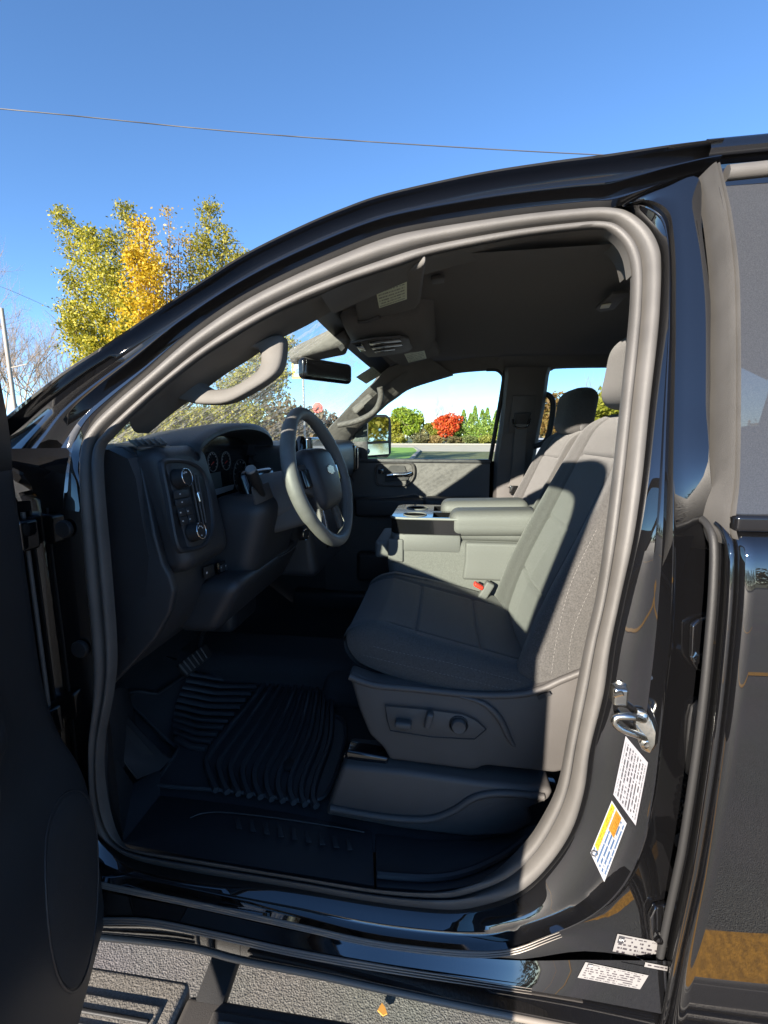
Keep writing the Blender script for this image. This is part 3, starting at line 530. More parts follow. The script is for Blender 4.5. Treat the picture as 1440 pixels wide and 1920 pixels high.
# dashboard core
PRF = [(-1.1, 1.40), (-1.0, 1.49), (-.85, 1.545), (-.72, 1.562), (-.645, 1.558), (-.605, 1.54), (-.592, 1.50), (-.585, 1.40), (-.575, 1.31), (-.565, 1.255), (-.572, 1.20), (-.605, 1.14), (-.66, 1.085), (-.73, 1.035), (-.8, 1.02), (-.95, 1.04), (-1.2, 1.05)]
def xoff(y): return .0 if y < .6 else min(.12, (y - .6) * .25)
ys = [.075, .08, .095, .12, .18, .25, .262, .3, .35, .5, .62, .665, .68, .72, .82, .95, 1.1, 1.3, 1.45, 1.52, 1.545]
rows = []
for y in ys:
    e = 0 if .12 <= y <= 1.45 else (.12 - y if y < .12 else y - 1.45) * .4; cr = np.array([-.85, 1.3])
    k_ = 1. if .255 < y < .672 else 0.
    rows.append([np.array([(x if not (k_ and z > 1.385 and x > -.8) else x - .1) + (xoff(y) * (1 - k_) if x > -.95 else 0) - (e if x > -.8 else 0), y, 1.3 + (z - 1.3) * (1 - e * 1.2)]) for x, z in PRF])
v, f = grid(rows); f += [tuple(range(len(PRF)))]
dash = ob('dashboard', v, f, TRIM, truck, 38)
# end cap panel line and defrost vent
part('end_panel', prism([side(x, y, .068) for x, y in ((196,838),(226,836),(256,850),(264,880),(290,1000),(305,1058),(318,1080),(326,1110),(318,1150),(290,1200),(245,1250),(205,1290),(212,1220),(200,1060),(187,910))], (0, .02, 0), .006, 3), TRIM, dash)
part('panel_clip', tube([side(x, y, .066) for x, y in ((219,1190),(219,1197),(232,1207),(236,1200),(236,1190))], .0008, 5), RUB, dash)
vb = [onpl(x, y, (-.62, .1, 1.563), (.12, -.12, 1)) for x, y in ((241,825),(300,822),(312,833),(258,836))]
vt = part('side_demister', prism(vb, (0, 0, -.004), .001), RUB, dash)
for k in range(6):
    t = k / 5.; a = vb[0] * (1 - t) + vb[1] * t; b = vb[3] * (1 - t) + vb[2] * t; part('vent_slat', tube([a + [0, 0, .002], b + [0, 0, .002]], .0013, 5), TRIM2, dash)
# left switch pod
pn = np.array([1., 0, .20]); pn /= np.linalg.norm(pn); pu = np.array([-.2, 0, 1.]); pu /= np.linalg.norm(pu); py_ = np.array([0, 1., 0])
PC = np.array([-.545, .19, 1.43])
def poddef(P):
    t = np.clip((P[:, 2] + .14) / .28, 0, 1); P = P.copy(); P[:, 1] += np.where(P[:, 1] < 0, 1, -1) * 0
    P[:, 1] += -.02 * (t - .5) * 0; P[:, 1] = np.where(P[:, 1] > 0, P[:, 1] * (1 - .35 * np.abs(t - .5) ** 2 * 2), P[:, 1]); return P
Mp = basis(pn, py_, pu)
part('switch_pod', softbox(PC - pn * .05, (.055, .10, .135), .032, (4, 8, 10), poddef, Mp), TRIM, dash)
PF = PC + pn * .006
def pod(px, py, d=0.): return onpl(px, py, PF + pn * d, pn)
bz = spl([pod(x, y) for x, y in ((304,862),(330,860),(355,864),(376,876),(388,900),(397,950),(400,985),(394,1010),(380,1028),(350,1036),(336,1034),(326,1010),(312,930),(302,880))], 4, True)
cen = sum(bz) / len(bz)
part('pod_bezel', grid(strip(bz, [cen + (p - cen) * .9 for p in bz], [(0, -.006), (0, .002), (.4, .005), (.8, .003), (1, -.004), (1.3, -.006), (9.9, -.006)], lambda p: pn), True), TRIM, dash)
vent = [pod(x, y, .001) for x, y in ((352,886),(364,888),(382,900),(388,985),(377,988),(370,980))]
part('vent_recess', prism(vent, pn * -.004, 0), RUB, dash)
for xa, ya, xb, yb in ((356,888,375,984), (363,889,382,986), (370,893,386,980)):
    part('vent_vane', tube([pod(xa, ya, .004), pod((xa + xb) / 2, (ya + yb) / 2, .006), pod(xb, yb, .004)], .0022, 6), TRIM2, dash)
part('vane_tab', softbox(pod(372, 932, .008), (.004, .004, .012), .003, (2, 2, 2), M=Mp), CHROME, dash)
for (x, y), r in (((333, 898), .0205), ((360, 998), .0195)):
    c = pod(x, y, 0.); k = part('rotary_knob', lathe([(r * 1.08, 0), (r * 1.02, .006), (r * .95, .018), (r * .93, .022), (r * .86, .023), (r * .8, .021), (.001, .0205)], c, pn, 30), RUB, dash, 35)
    part('knob_ring', tube(circ(c + pn * .0225, r * .89, py_, pu, 32), .0009, 6, True), CHROME, dash)
    for a in ((1.2, 1.7, 2.2) if y < 950 else (.5, 1.0, 1.6, 2.3, 4.6)): part('knob_mark', softbox(c + pn * .021 + r * .52 * (py_ * math.cos(a) + pu * math.sin(a)), (.0004, .0016, .0014), .0003, (2, 2, 2), M=Mp), WHITEP, dash)
for q in (((323,921),(350,917),(353,931),(325,936)), ((326,938),(354,933),(357,945),(329,950)), ((331,956),(343,953),(347,966),(334,970)), ((345,953),(356,950),(360,964),(349,966)), ((335,971),(348,968),(351,983),(339,986)), ((350,967),(360,965),(363,979),(353,982))):
    part('pod_button', prism([pod(x, y, .0) for x, y in q], pn * .004, .0012), TRIM, dash); cx = sum(x for x, y in q) / 4; cy = sum(y for x, y in q) / 4
    part('button_mark', softbox(pod(cx, cy, .0045), (.0003, .0022, .0013), .0002, (2, 2, 2), M=Mp), WHITEP, dash)
# lower switches
ln = np.array([1., -.1, .06]); ln /= np.linalg.norm(ln); lu = np.array([-.06, 0, 1.]); L0 = (-.553, .25, 1.25)
def low(px, py, d=0.): return onpl(px, py, np.array(L0) + ln * d, ln)
part('switch_bank', prism([low(x, y) for x, y in ((404,1056),(446,1040),(450,1062),(408,1080))], ln * .004, .0015), GLOSSB, dash)
for k in range(5):
    x = 411 + 8.6 * k; y = 1060 - 3.4 * k
    part('toggle_switch', prism([low(x, y, .003), low(x + 7, y - 3, .003), low(x + 8, y + 10, .003), low(x + 1, y + 13, .003)], ln * .005, .001), TRIM, dash); part('button_mark', softbox(low(x + 4, y + 4, .0088), (.0003, .0014, .0014), .0002, (2, 2, 2)), WHITEP, dash)
part('brake_release', prism([low(x, y) for x, y in ((379,1064),(397,1057),(400,1079),(382,1087))], ln * .006, .0015), RUB, dash); part('button_mark', softbox(low(388, 1074, .0065), (.0003, .0025, .0022), .0002, (2, 2, 2)), WHITEP, dash)
# instrument cluster under its hood
rim = [(368,856),(372,838),(388,822),(410,810),(440,803),(470,803),(492,810),(505,823),(507,842),(503,862)]
ha = spl([at(x, y, X=-.562) for x, y in rim], 5); hc = spl([at(x, y - 9, X=-.562) for x, y in rim], 5)
ho = [p + np.array([-.2, .02, -.03]) for p in hc]; 
rows = [[b + np.array([-.06, (a[1] - .45) * -.1, 0]), b + np.array([-.02, 0, 0]), b, a + np.array([.008, 0, .006]), a + np.array([.010, 0, -.004]), a + np.array([.004, 0, -.010]), np.array([-.625, .46 + (a[1] - .46) * .93, 1.46 + (a[2] - 1.46) * .86 - .004])] for a, b in zip(ha, hc)]
for r in rows: r.insert(0, r[1] + np.array([-.16, .0, -.016 - max(0, 1.60 - r[1][2]) * .25])); r.insert(0, r[0] + np.array([-.14, 0, -.035]))
hood = part('cluster_hood', grid(rows), TRIM, truck, 45)
clu = sub('instrument_cluster', (-.63, .46, 1.47))
v = [r[-1] + [-.003, 0, 0] for r in rows]; v += [np.array([-.628, .66, 1.39]), np.array([-.628, .25, 1.39])]
part('cluster_face', (v, [tuple(range(len(v)))]), GLOSSB, clu, 0)
def cl(px, py, d=0.): return at(px, py, X=-.622 + d)
for (x, y), r in (((399,866), .026), ((424,864), .026), ((379,874), .018), ((452,892), .05), ((492,888), .05)):
    c = cl(x, y); part('gauge_ring', tube(circ(c, r, (0, 1, 0), (0, 0, 1), 32), .0013, 6, True), GREYP, clu)
    mk = MB()
    for k in range(11):
        a = R_(220 - 26 * k); d = np.array([0, math.cos(a), math.sin(a)]); mk.add(tube([c + d * r * .78, c + d * r * .9], .0007, 4))
    mk.build('gauge_marks', WHITEP, clu); part('needle', tube([c + [.003, 0, 0], c + np.array([.003, -r * .6, -r * .3])], [.0014, .0005], 5), RED, clu)
SCR = mat('display_screen', (.10, .12, .12), .15, coat=.6)
part('info_screen', prism([cl(x, y, .004) for x, y in ((391,888),(412,884),(416,912),(394,918))], (.002, 0, 0), 0), SCR, clu)
part('lower_strip', prism([cl(x, y, .006) for x, y in ((398,918),(438,908),(436,918),(400,930))], (.002, 0, 0), 0), mat('glossy_strip', (.3, .32, .34), .2, coat=.5), clu)
# column, stalk, gear lever
col = sub('steering_column', (-.45, .44, 1.40))
WC = np.array([-.325, .425, 1.47]); wn = np.array([.957, -.10, .29]); wn /= np.linalg.norm(wn); wr = np.cross([0, 0, 1.], wn); wr /= np.linalg.norm(wr); wu = np.cross(wn, wr)
Mw = basis(wn, wr, wu)
part('column_shroud', softbox(WC - wn * .10 - wu * .015, (.07, .062, .062), .03, (4, 4, 4), lambda P: P * np.array([1, 1, 1]) * (1 + .15 * np.clip(-P[:, :1] / .07, -1, 1)), Mw), CONS, col)
part('shroud_lower', softbox(WC - wn * .115 - wu * .075, (.075, .058, .035), .02, (3, 3, 3), None, Mw), CONS, col)
part('column_cover', softbox((-.545, .45, 1.315), (.09, .155, .115), .05, (6, 6, 6), lambda P: P + np.c_[-.35 * P[:, 2] * 0 + .30 * np.clip(P[:, 2] + .02, -.2, .2), 0 * P[:, 0], 0 * P[:, 0]]), TRIM, dash)
part('column_bezel', softbox(WC - wn * .185 - wu * .02, (.02, .085, .095), .018, (3, 5, 5), None, Mw), GLOSSB, col)
bn = np.array([.9, -.42, .1]); bn /= np.linalg.norm(bn); bp = lambda x, y, d=0.: onpl(x, y, at(490, 927, Y=.30) + bn * d, bn)
part('stalk_boot', prism([bp(x, y) for x, y in ((468,914),(500,903),(510,932),(476,948))], bn * .008, .004), TRIM2, col)
a = at(492, 928, Y=.30); b = at(470, 881, Y=.225)
stk = part('wiper_stalk', tube([a, a + (b - a) * .3, a + (b - a) * .45, a + (b - a) * .9, b], [.008, .009, .0125, .0135, .0125], 14), RUB, col, 50)
d_ = (b - a) / np.linalg.norm(b - a)
part('stalk_tip', lathe([(.0128, 0), (.0122, .003), (.010, .005), (.0095, .0045), (.001, .0045)], b, d_, 18), GREYP, col)
a = at(560, 905, Y=.52); b = at(565, 838, Y=.60)
part('gear_lever', tube([a, a + (b - a) * .5, b + np.array([0, 0, -.03]), b + np.array([0, 0, .02]), b + np.array([0, 0, .033])], [.008, .009, .019, .017, .008], 12), GLOSSB, col, 50)
# steering wheel
sw = sub('steering_wheel', tuple(WC))
def W_(r, a, d=0.): return WC + wn * d + r * (wr * math.cos(a) + wu * math.sin(a))
path = [W_(.172 + .004 * math.cos(4 * t), t) for t in np.linspace(0, 2 * math.pi, 72, endpoint=False)]
part('rim', tube(path, [.0165 + .002 * (1 if math.sin(t) > -.5 and abs(math.cos(t)) > .5 else 0) for t in np.linspace(0, 2 * math.pi, 72, endpoint=False)], 16, True), WRAP, sw, 80)
part('rim_seam', tube([W_(.1565 + .004 * math.cos(4 * t), t, .0085) for t in np.linspace(0, 2 * math.pi, 90, endpoint=False)], .0008, 5, True), THREAD, sw)
def hubdef(P):
    P = P.copy(); t = np.clip(P[:, 2] / .075, -1, 1); P[:, 1] *= 1 - .22 * np.clip(-t, 0, 1) - .1 * np.clip(t, 0, 1) ** 2; P[:, 0] += .012 * (1 - (P[:, 1] / .09) ** 2 - (P[:, 2] / .09) ** 2); return P
part('airbag_cover', softbox(WC - wn * .006 - wu * .004, (.028, .088, .084), .026, (4, 8, 8), hubdef, Mw), TRIM, sw, 60)
for s in (-1, 1):
    pts = [W_(.07, R_(0), -.012) * 0]
    o = [(.055, .035), (.10, .040), (.163, .028), (.168, -.020), (.12, -.03), (.06, -.05)]
    part('spoke', prism([WC - wn * .016 + wr * (s * x) + wu * y for x, y in o], wn * .018, .006, 3), TRIM2, sw)
    part('switch_pad', softbox(WC + wr * (s * .106) + wu * .004 + wn * .004, (.006, .02, .024), .005, (2, 2, 2), None, Mw), GLOSSB, sw)
    part('spoke_trim', tube([WC + wr * (s * x) + wu * y + wn * .003 for x, y in ((.165, .03), (.105, .042), (.07, .035))], .0018, 6), CHROME, sw)
    part('lower_spoke', prism([WC - wn * .016 + wr * (s * x) + wu * y for x, y in ((.035, -.06), (.058, -.045), (.082, -.145), (.055, -.160), (.045, -.15))], wn * .014, .004, 3), TRIM2, sw)
    part('lower_trim', tube([WC + wr * (s * x) + wu * y + wn * .001 for x, y in ((.05, -.06), (.062, -.11), (.072, -.148))], .0016, 6), CHROME, sw)
em = [(-.024, -.004), (-.02, -.009), (-.009, -.009), (-.009, -.0125), (.011, -.0125), (.011, -.009), (.022, -.009), (.024, .004), (.02, .009), (.009, .009), (.009, .0125), (-.011, .0125), (-.011, .009), (-.022, .009)]
part('emblem', prism([WC + wn * .032 + wu * .012 + wr * x + wu * y for x, y in em], wn * .003, .0008), mat('emblem_metal', (.62, .45, .3), .25, metal=.9), sw, 20)
# start button, usb panel, column right lower dash
sb_ = at(572, 1002, Y=.62); part('start_button', lathe([(.019, -.02), (.019, 0), (.016, .003), (.014, .001), (.001, .0015)], sb_, (1, -.25, .1), 24), RUB, dash); part('button_ring', tube(circ(sb_ + [.003, 0, 0], .0175, (.25, 1, 0), (0, 0, 1), 28), .0013, 6, True), CHROME, dash)
part('usb_panel', prism([at(x, y, Y=.80) for x, y in ((596,1012),(614,1004),(620,1024),(602,1034))], (0, .004, 0), 0), GLOSSB, dash)
# knee panel, centre stack, screen, passenger dash
part('knee_panel', softbox((-.56, .47, 1.17), (.06, .26, .07), .035, (4, 6, 4), lambda P: P + np.c_[.55 * P[:, 2], 0 * P[:, 0], 0 * P[:, 0]]), TRIM, dash)
part('knee_seam', tube(spl([at(x, y, Y=yy) for x, y, yy in ((560,1010,.56),(545,1032,.52),(500,1056,.46),(470,1072,.42),(460,1090,.38),(449,1105,.36))], 5), .003, 6), RUB, dash)
part('centre_stack', softbox((-.52, .84, 1.33), (.09, .19, .22), .03, (4, 4, 6), lambda P: P + np.c_[-.12 * P[:, 2], 0 * P[:, 0], 0 * P[:, 0]]), TRIM, dash)
part('touch_screen', softbox((-.445, .82, 1.50), (.012, .11, .075), .008, (2, 2, 2)), GLOSSB, dash); part('screen_glass', prism([np.array([-.4325, y, z]) for y, z in ((.72, 1.435), (.92, 1.435), (.92, 1.565), (.72, 1.565))], (.001, 0, 0)), SCR, dash)
part('passenger_pad', softbox((-.52, 1.25, 1.47), (.09, .27, .09), .05, (4, 6, 4)), TRIM, dash)
part('glove_box', softbox((-.53, 1.27, 1.28), (.075, .25, .1), .03, (3, 3, 3)), TRIM, dash)
part('side_vent', softbox((-.435, 1.46, 1.47), (.012, .05, .065), .012, (2, 2, 2)), GLOSSB, dash)
for k in range(3): part('vent_vane', softbox((-.42, 1.44 + .02 * k, 1.47), (.003, .003, .05), .002, (2, 2, 2)), CHROME if k == 1 else RUB, dash)
# pedals, hoop under the dash
bpd = sub('brake_pedal', (-.75, .45, .9)); e1 = at(360, 1240, Y=.40)
pn2 = np.array([.82, -.2, .5]); pn2 /= np.linalg.norm(pn2); pp = lambda x, y, d=0.: onpl(x, y, e1 + pn2 * d, pn2)
part('pedal_pad', prism([pp(x, y) for x, y in ((328,1250),(381,1209),(394,1230),(346,1272))], pn2 * .014, .004), RUB, bpd)
for k in range(6):
    t = .1 + .16 * k; part('pad_rib', tube([pp(331 + 50 * t, 1249 - 38 * t, .015), pp(347 + 46 * t, 1268 - 38 * t, .015)], .0022, 5), TRIM2, bpd)
part('pedal_arm', tube([pp(372, 1225, -.01), pp(378, 1190, -.02), at(392, 1165, Y=.46)], .009, 8), RUB, bpd)
part('under_dash_cover', softbox(at(430, 1130, Y=.62), (.06, .1, .07), .03), TRIM, dash)
part('pedal_bracket', tube([at(312, 1231, Y=.42), at(331, 1237, Y=.42)], .0022, 6), STEEL, dash)
# A pillar trim + grab handle (driver)
gi = [(250,812),(300,770),(345,738),(395,700),(450,665),(505,628),(560,600),(620,566)]
ii = [(240,785),(305,727),(345,695),(385,665),(430,637),(475,609),(530,580),(600,552)]
At = spl([side(x, y, .0) for x, y in ii], 5); Bt = spl([side(x, y, .07) for x, y in gi], 5)
apt = part('pillar_trim', grid(strip(At, Bt, [(-.05, -.03), (.0, -.004), (.15, -.002), (.5, .0), (.85, -.004), (1, -.012), (1.01, -.05)])), PILLAR, truck, 40)
ho_ = [(330,746),(352,754),(380,758),(425,755),(470,733),(512,705),(527,680),(531,640),(525,628),(505,632),(450,660),(400,690),(355,722)]
hi_ = [(374,716),(382,724),(400,730),(435,725),(470,704),(484,690),(488,672),(484,658),(474,653),(462,657),(430,676),(400,694),(380,708)]
Ho = spl([side(x, y, .075) for x, y in ho_], 4, True); Hi = spl([side(x, y, .075) for x, y in hi_], 4, True)
part('grab_handle', grid(strip(Ho, Hi, [(0, -.03), (0, -.005), (.05, .0), (.14, .003), (.5, .0045), (.86, .003), (.95, .0), (1, -.006), (1, -.03)]), True, False), PILLAR, apt, 60)
# roof side rail trim above the driver opening
At = spl([side(x, y, .0) for x, y in ((600,552),(650,530),(740,500),(815,476),(965,446),(1080,431),(1125,429),(1148,436),(1168,455),(1180,480),(1186,515))], 4)
Bt = spl([side(x, y, .06) for x, y in ((618,580),(670,556),(750,522),(830,493),(970,464),(1080,454),(1115,452),(1132,456),(1152,470),(1166,490),(1174,520))], 4)
part('roof_side_trim', grid(strip(At, Bt, [(-.05, -.03), (0, -.004), (.4, .0), (.85, -.003), (1, -.012), (1.05, -.03)])), PILLAR, truck, 40)
# headliner
rows = []
for x, dz in ((-.30, -.052), (-.26, -.03), (-.2, -.018), (0, 0), (.4, .006), (.9, .0), (1.3, -.04), (1.42, -.1)):
    rows.append([np.array([x - (.05 * math.sin(math.pi * t) if x < -.1 else 0), .195 + 1.335 * t, 1.925 + dz + .035 * math.sin(math.pi * t)]) for t in np.linspace(0, 1, 17)])
hl = part('headliner', grid(rows), LINER, truck, 60)
# overhead console, visors, labels
oc = part('overhead_console', softbox((-.17, .81, 1.925), (.135, .27, .06), .05, (8, 14, 4), lambda P: P + np.c_[0 * P[:, 0], 0 * P[:, 0], .05 * np.clip(np.abs(P[:, 1]) / .27, 0, 1) ** 3 + .10 * np.clip(P[:, 0], -.1, .14)]), LINER, truck, 60)
def oz(x, y, d=0.): return onpl(x, y, (-.19, .81, 1.864 + d), (.1, 0, -1))
pts = [oz(x, y) for x, y in ((658,640),(700,632),(752,628),(766,632),(773,650),(766,656),(720,664),(690,667))]
part('map_light_bezel', prism(pts, (0, 0, -.006), .002), TRIM2, oc)
for q in (((690,641),(750,635),(754,640),(694,646)), ((694,650),(752,643),(756,648),(700,655)), ((700,657),(740,652),(742,656),(704,661)), ((665,645),(678,643),(686,656),(676,658))):
    part('map_light_button', prism([oz(x, y, -.006) for x, y in q], (0, 0, -.003), .001), GLOSSB, oc)
VL = textmat('visor_notice_print', 6, 46, (.62, .66, .46), (.22, .24, .16), .55)
vn = (-.03, 0, -1)
def visor(px, lab, z):
    p = [onpl(x, y, (-.13, .81, z), vn) for x, y in px]; o = part('sun_visor', prism(p, (0, 0, .022), .008, 3), LINER, truck, 50)
    label('visor_label', [onpl(x, y, (-.13, .81, z - .002), vn) for x, y in lab], VL, o, (0, 0, 0)); return p, o
p, o = visor(((662,553),(798,496),(788,571),(780,580),(672,609)), ((711,578),(763,561),(763,528),(705,547)), 1.895)
part('visor_clip', tube([onpl(x, y, (-.13, .81, 1.892), vn) for x, y in ((672,604),(690,602),(712,594))], .005, 8), TRIM2, o)
p, o = visor(((722,668),(808,640),(820,652),(826,666),(755,690)), ((766,680),(800,672),(795,655),(758,664)), 1.895)
part('visor_hook', prism([onpl(x, y, (0, 0, 1.928), (0, 0, -1)) for x, y in ((808,517),(834,514),(834,524),(810,527))], (0, 0, -.008), .002), TRIM2, hl)
dl = part('dome_lamp', prism([onpl(x, y, (0, 0, 1.935), (0, 0, -1)) for x, y in ((1117,574),(1148,545),(1180,543),(1152,575),(1125,580))], (0, 0, -.008), .002), TRIM2, hl)
part('lamp_lens', prism([onpl(x, y, (0, 0, 1.926), (0, 0, -1)) for x, y in ((1128,571),(1146,568),(1142,575),(1125,577))], (0, 0, -.003)), mat('lamp_lens', (.7, .66, .5), .3), hl)
# windshield
def wsp(t, s):         # t across (driver->passenger), s from header down
    y = .10 + .10 * (1 - s) + t * (1.62 - .2 - .2 * (1 - s)); x = -.275 - .75 * s - .13 * math.sin(math.pi * t) * (.35 + .65 * s); z = 1.885 - .50 * s + .035 * math.sin(math.pi * t)
    return np.array([x, y, z])
ws = part('windshield', grid([[wsp(t, s) for t in np.linspace(-.03, 1.09, 19)] for s in np.linspace(0, 1, 11)]), WSG, truck, 80)
FRIT = mat('black_frit', (.005, .005, .006), .4)
part('frit_band', grid([[wsp(t, s) + np.array([.002, 0, -.003]) for s in (-.03, .045)] for t in np.linspace(0, 1, 17)]), FRIT, ws)
def onws(px, py, n=60):
    r = ray(px, py); best = None
    for s in np.linspace(0, 1, 90):
        for t in np.linspace(.3, 1, 71):
            p = wsp(t, s); d = p - CAM; e = np.linalg.norm(d / np.linalg.norm(d) - r / np.linalg.norm(r))
            if best is None or e < best[0]: best = (e, p)
    return best[1]
STK = textmat('service_sticker_print', 7, 16, (.36, .40, .30), (.12, .15, .12), .5)
label('service_sticker', [onws(*q) for q in ((684,719),(714,700),(696,686),(665,706))], STK, ws, (.006, -.004, -.006))
# rear view mirror and camera shroud
a, b = np.array(at(540, 676, Y=.74)), np.array(at(648, 640, Y=.80)); u_ = (b - a) / np.linalg.norm(b - a); vv = np.array([-.15, 1, 0.]); vv -= u_ * np.dot(vv, u_); vv /= np.linalg.norm(vv)
ms = part('mirror_shroud', softbox((a + b) / 2 + np.array([.0, .02, .012]), (np.linalg.norm(b - a) / 2, .065, .028), .02, (8, 5, 3), lambda P: P * (1 + np.clip(P[:, :1] / .09, -1, 1) * np.array([0, .25, .3])), basis(u_, vv, np.cross(u_, vv))), LINER, truck, 60)
part('sensor_grille', prism([onpl(x, y, at(640, 655, Y=.74), (0, -1, -.3)) for x, y in ((634,651),(641,644),(647,652),(640,659))], (0, .004, 0)), RUB, ms)
a, b = at(568, 690, Y=.70), at(651, 702, Y=.86); u_ = (b - a) / np.linalg.norm(b - a); nn = np.cross(u_, [0, 0, 1.]); nn /= np.linalg.norm(nn); up_ = np.cross(nn, u_)
rv = part('rear_view_mirror', softbox((a + b) / 2, (np.linalg.norm(b - a) / 2 + .012, .018, .034), .016, (5, 3, 4), None, basis(u_, nn, up_)), GLOSSB, truck, 60)
MIR = mat('mirror_glass', (.06, .065, .07), .04, metal=0, coat=1)
part('mirror_face', softbox((a + b) / 2 + nn * (-.0185 if np.dot(nn, CAM - a) < 0 else .0185), (np.linalg.norm(b - a) / 2, .001, .026), .0009, (2, 2, 2), None, basis(u_, nn, up_)), GLOSSB, rv)
part('mirror_stem', tube([(a + b) / 2 + [-.02, .01, .02], np.array([-.44, .80, 1.775])], .012, 8), RUB, rv)
# ------------------------------------------------------------------ passenger side
def pp_(px, py): return sideP(px, py)
w1 = [(640,868),(672,808),(690,790),(705,775),(740,745),(790,715),(850,699),(910,693),(932,694),(943,703),(941,730),(920,862)]
w2 = [(985,868),(1005,800),(1028,706),(1034,694),(1046,689),(1110,687),(1200,687),(1226,700),(1222,870)]
def flat(l, w=1.6): return [sideP(x, y, w) for x, y in l]
# the upper side leans in, so build the pillars and header as strips
hd = spl(flat(w1[2:10]), 4); he = [np.array([p[0], 1.44, max(p[2] + .03, 1.90 if p[0] > -.1 else p[2] + .05)]) for p in hd]
part('far_header_trim', grid([[a + [0, .05, 0], a + [0, .004, 0], a * .7 + b * .3, a * .3 + b * .7, b + [0, -.02, .02]] for a, b in zip(hd, he)]), PILLAR, truck, 50)
h2 = spl(flat(((932,694),(960,692),(1000,691),(1034,694),(1046,689),(1110,687),(1200,687),(1226,690),(1290,690))), 3)
part('far_roof_trim', grid([[a + [0, .05, 0], a + [0, .0, 0], np.array([a[0], 1.45, 1.905]), np.array([a[0], 1.40, 1.93])] for a in h2]), LINER, truck, 50)
bp_ = part('far_pillar_trim', grid([[sideP(a, y, 1.6) + [-.0, .06, 0], sideP(a, y, 1.585), sideP(a + 6, y, 1.56), sideP((a + b) / 2, y, 1.552), sideP(b - 6, y, 1.56), sideP(b, y, 1.585), sideP(b, y, 1.6) + [0, .06, 0]] for y, a, b in ((688,946,1034),(705,947,1029),(760,942,1022),(800,938,1014),(862,928,1003),(900,926,1000),(960,924,990),(1060,915,975))]), TRIM2, truck, 40)
part('belt_slot_panel', prism([sideP(x, y, 1.549) for x, y in ((962,743),(1005,743),(998,812),(952,812))], (0, -.004, 0), .0015), TRIM2, bp_)
part('belt_guide', prism([sideP(x, y, 1.543) for x, y in ((964,775),(996,774),(988,797),(966,797))], (0, -.012, 0), .004), RUB, bp_)
part('guide_loop', tube(spl([sideP(x, y, 1.53) for x, y in ((962,786),(964,798),(975,803),(988,800),(995,786))], 4), .004, 8), GLOSSB, bp_)
bl = [[sideP(a, y, w_), sideP(b, y, w_)] for y, a, b, w_ in ((795,967,989,1.528),(830,964,986,1.535),(870,961,984,1.535),(905,956,980,1.53),(912,950,978,1.52))]
part('seat_belt', grid([[a, b, b + [0, .003, 0], a + [0, .003, 0]] for a, b in bl], False, True), BELT, bp_)
part('belt_latch', softbox(at(963, 918, Y=1.515), (.02, .006, .02), .004, (2, 2, 2)), CHROME, bp_)
# far rear grab handle
part('rear_grab_handle', tube(spl([at(x, y, Y=1.50) for x, y in ((1016,738),(1030,742),(1037,757),(1034,790),(1027,820),(1016,832),(1000,838))], 5), .013, 10), RUB, truck, 60)
# passenger door panel
pdoor = sub('passenger_door', (-.1, 1.6, .7))
def dp_(x, y, Y=1.585): return at(x, y, Y=Y)
dw = [(.72, 1.56), (.8, 1.545), (.95, 1.55), (1.1, 1.56), (1.2, 1.562), (1.28, 1.575), (1.36, 1.588), (1.43, 1.588), (1.452, 1.598), (1.455, 1.63)]
part('door_panel', grid([[np.array([x, y, z]) for z, y in dw] for x in (-.62, -.4, -.2, 0, .15, .225, .235)]), TRIM2, pdoor)
part('window_sill', softbox((-.19, 1.605, 1.452), (.43, .02, .01), .006, (2, 2, 2)), TRIM, pdoor)
bez = spl([dp_(x, y, 1.574) for x, y in ((704,872),(715,868),(765,867),(777,872),(778,892),(768,908),(755,912),(712,911),(703,905),(701,885))], 4, True); cb_ = sum(bez) / len(bez)
part('handle_bezel', grid(strip(bez, [cb_ + (p - cb_) * .86 for p in bez], [(0, -.012), (0, .004), (.3, .008), (.7, .006), (1, -.001), (6.5, -.003)]), True), TRIM2, pdoor)
part('handle_recess', prism([dp_(x, y, 1.568) for x, y in ((722,884),(732,873),(758,873),(762,884),(768,888),(765,900),(722,903))], (0, -.002, 0)), RUB, pdoor)
part('door_pull', tube([dp_(x, y, 1.556) for x, y in ((726,892),(740,890),(762,889),(772,886))], [.008, .011, .012, .009], 10), CHROME, pdoor, 60)
part('lock_switch', prism([dp_(x, y, 1.566) for x, y in ((709,879),(719,879),(719,888),(709,888))], (0, -.004, 0), .001), GLOSSB, pdoor)
part('door_armrest', softbox((.07, 1.535, 1.235), (.165, .055, .04), .025, (5, 3, 3)), TRIM, pdoor)
part('arm_front', softbox((-.26, 1.545, 1.215), (.19, .04, .05), .02, (4, 3, 3)), TRIM, pdoor)
part('arm_lip', tube(spl([dp_(x, y, 1.50) for x, y in ((690,935),(740,933),(775,928),(795,934),(830,936),(912,942))], 4), .006, 8), TRIM2, pdoor)
part('door_pocket', softbox((-.12, 1.53, .9), (.32, .03, .08), .025, (3, 3, 3)), TRIM, pdoor)
pgl = flat([(640,868)] + w1[1:-1] + [(920,868)], 1.62)
part('window_glass', (pgl, [tuple(range(len(pgl)))]), GLASSC, pdoor, 0)
fr_ = spl(flat(((912,692),(934,693),(944,704),(942,730),(930,800),(919,864)), 1.61), 4)
part('window_run', tube(fr_, .011, 8), RUB, pdoor, 60)
part('mirror_sail', prism([dp_(x, y, 1.60) for x, y in ((660,862),(662,812),(676,796),(689,786),(690,862))], (0, -.012, 0), .004), TRIM, pdoor)
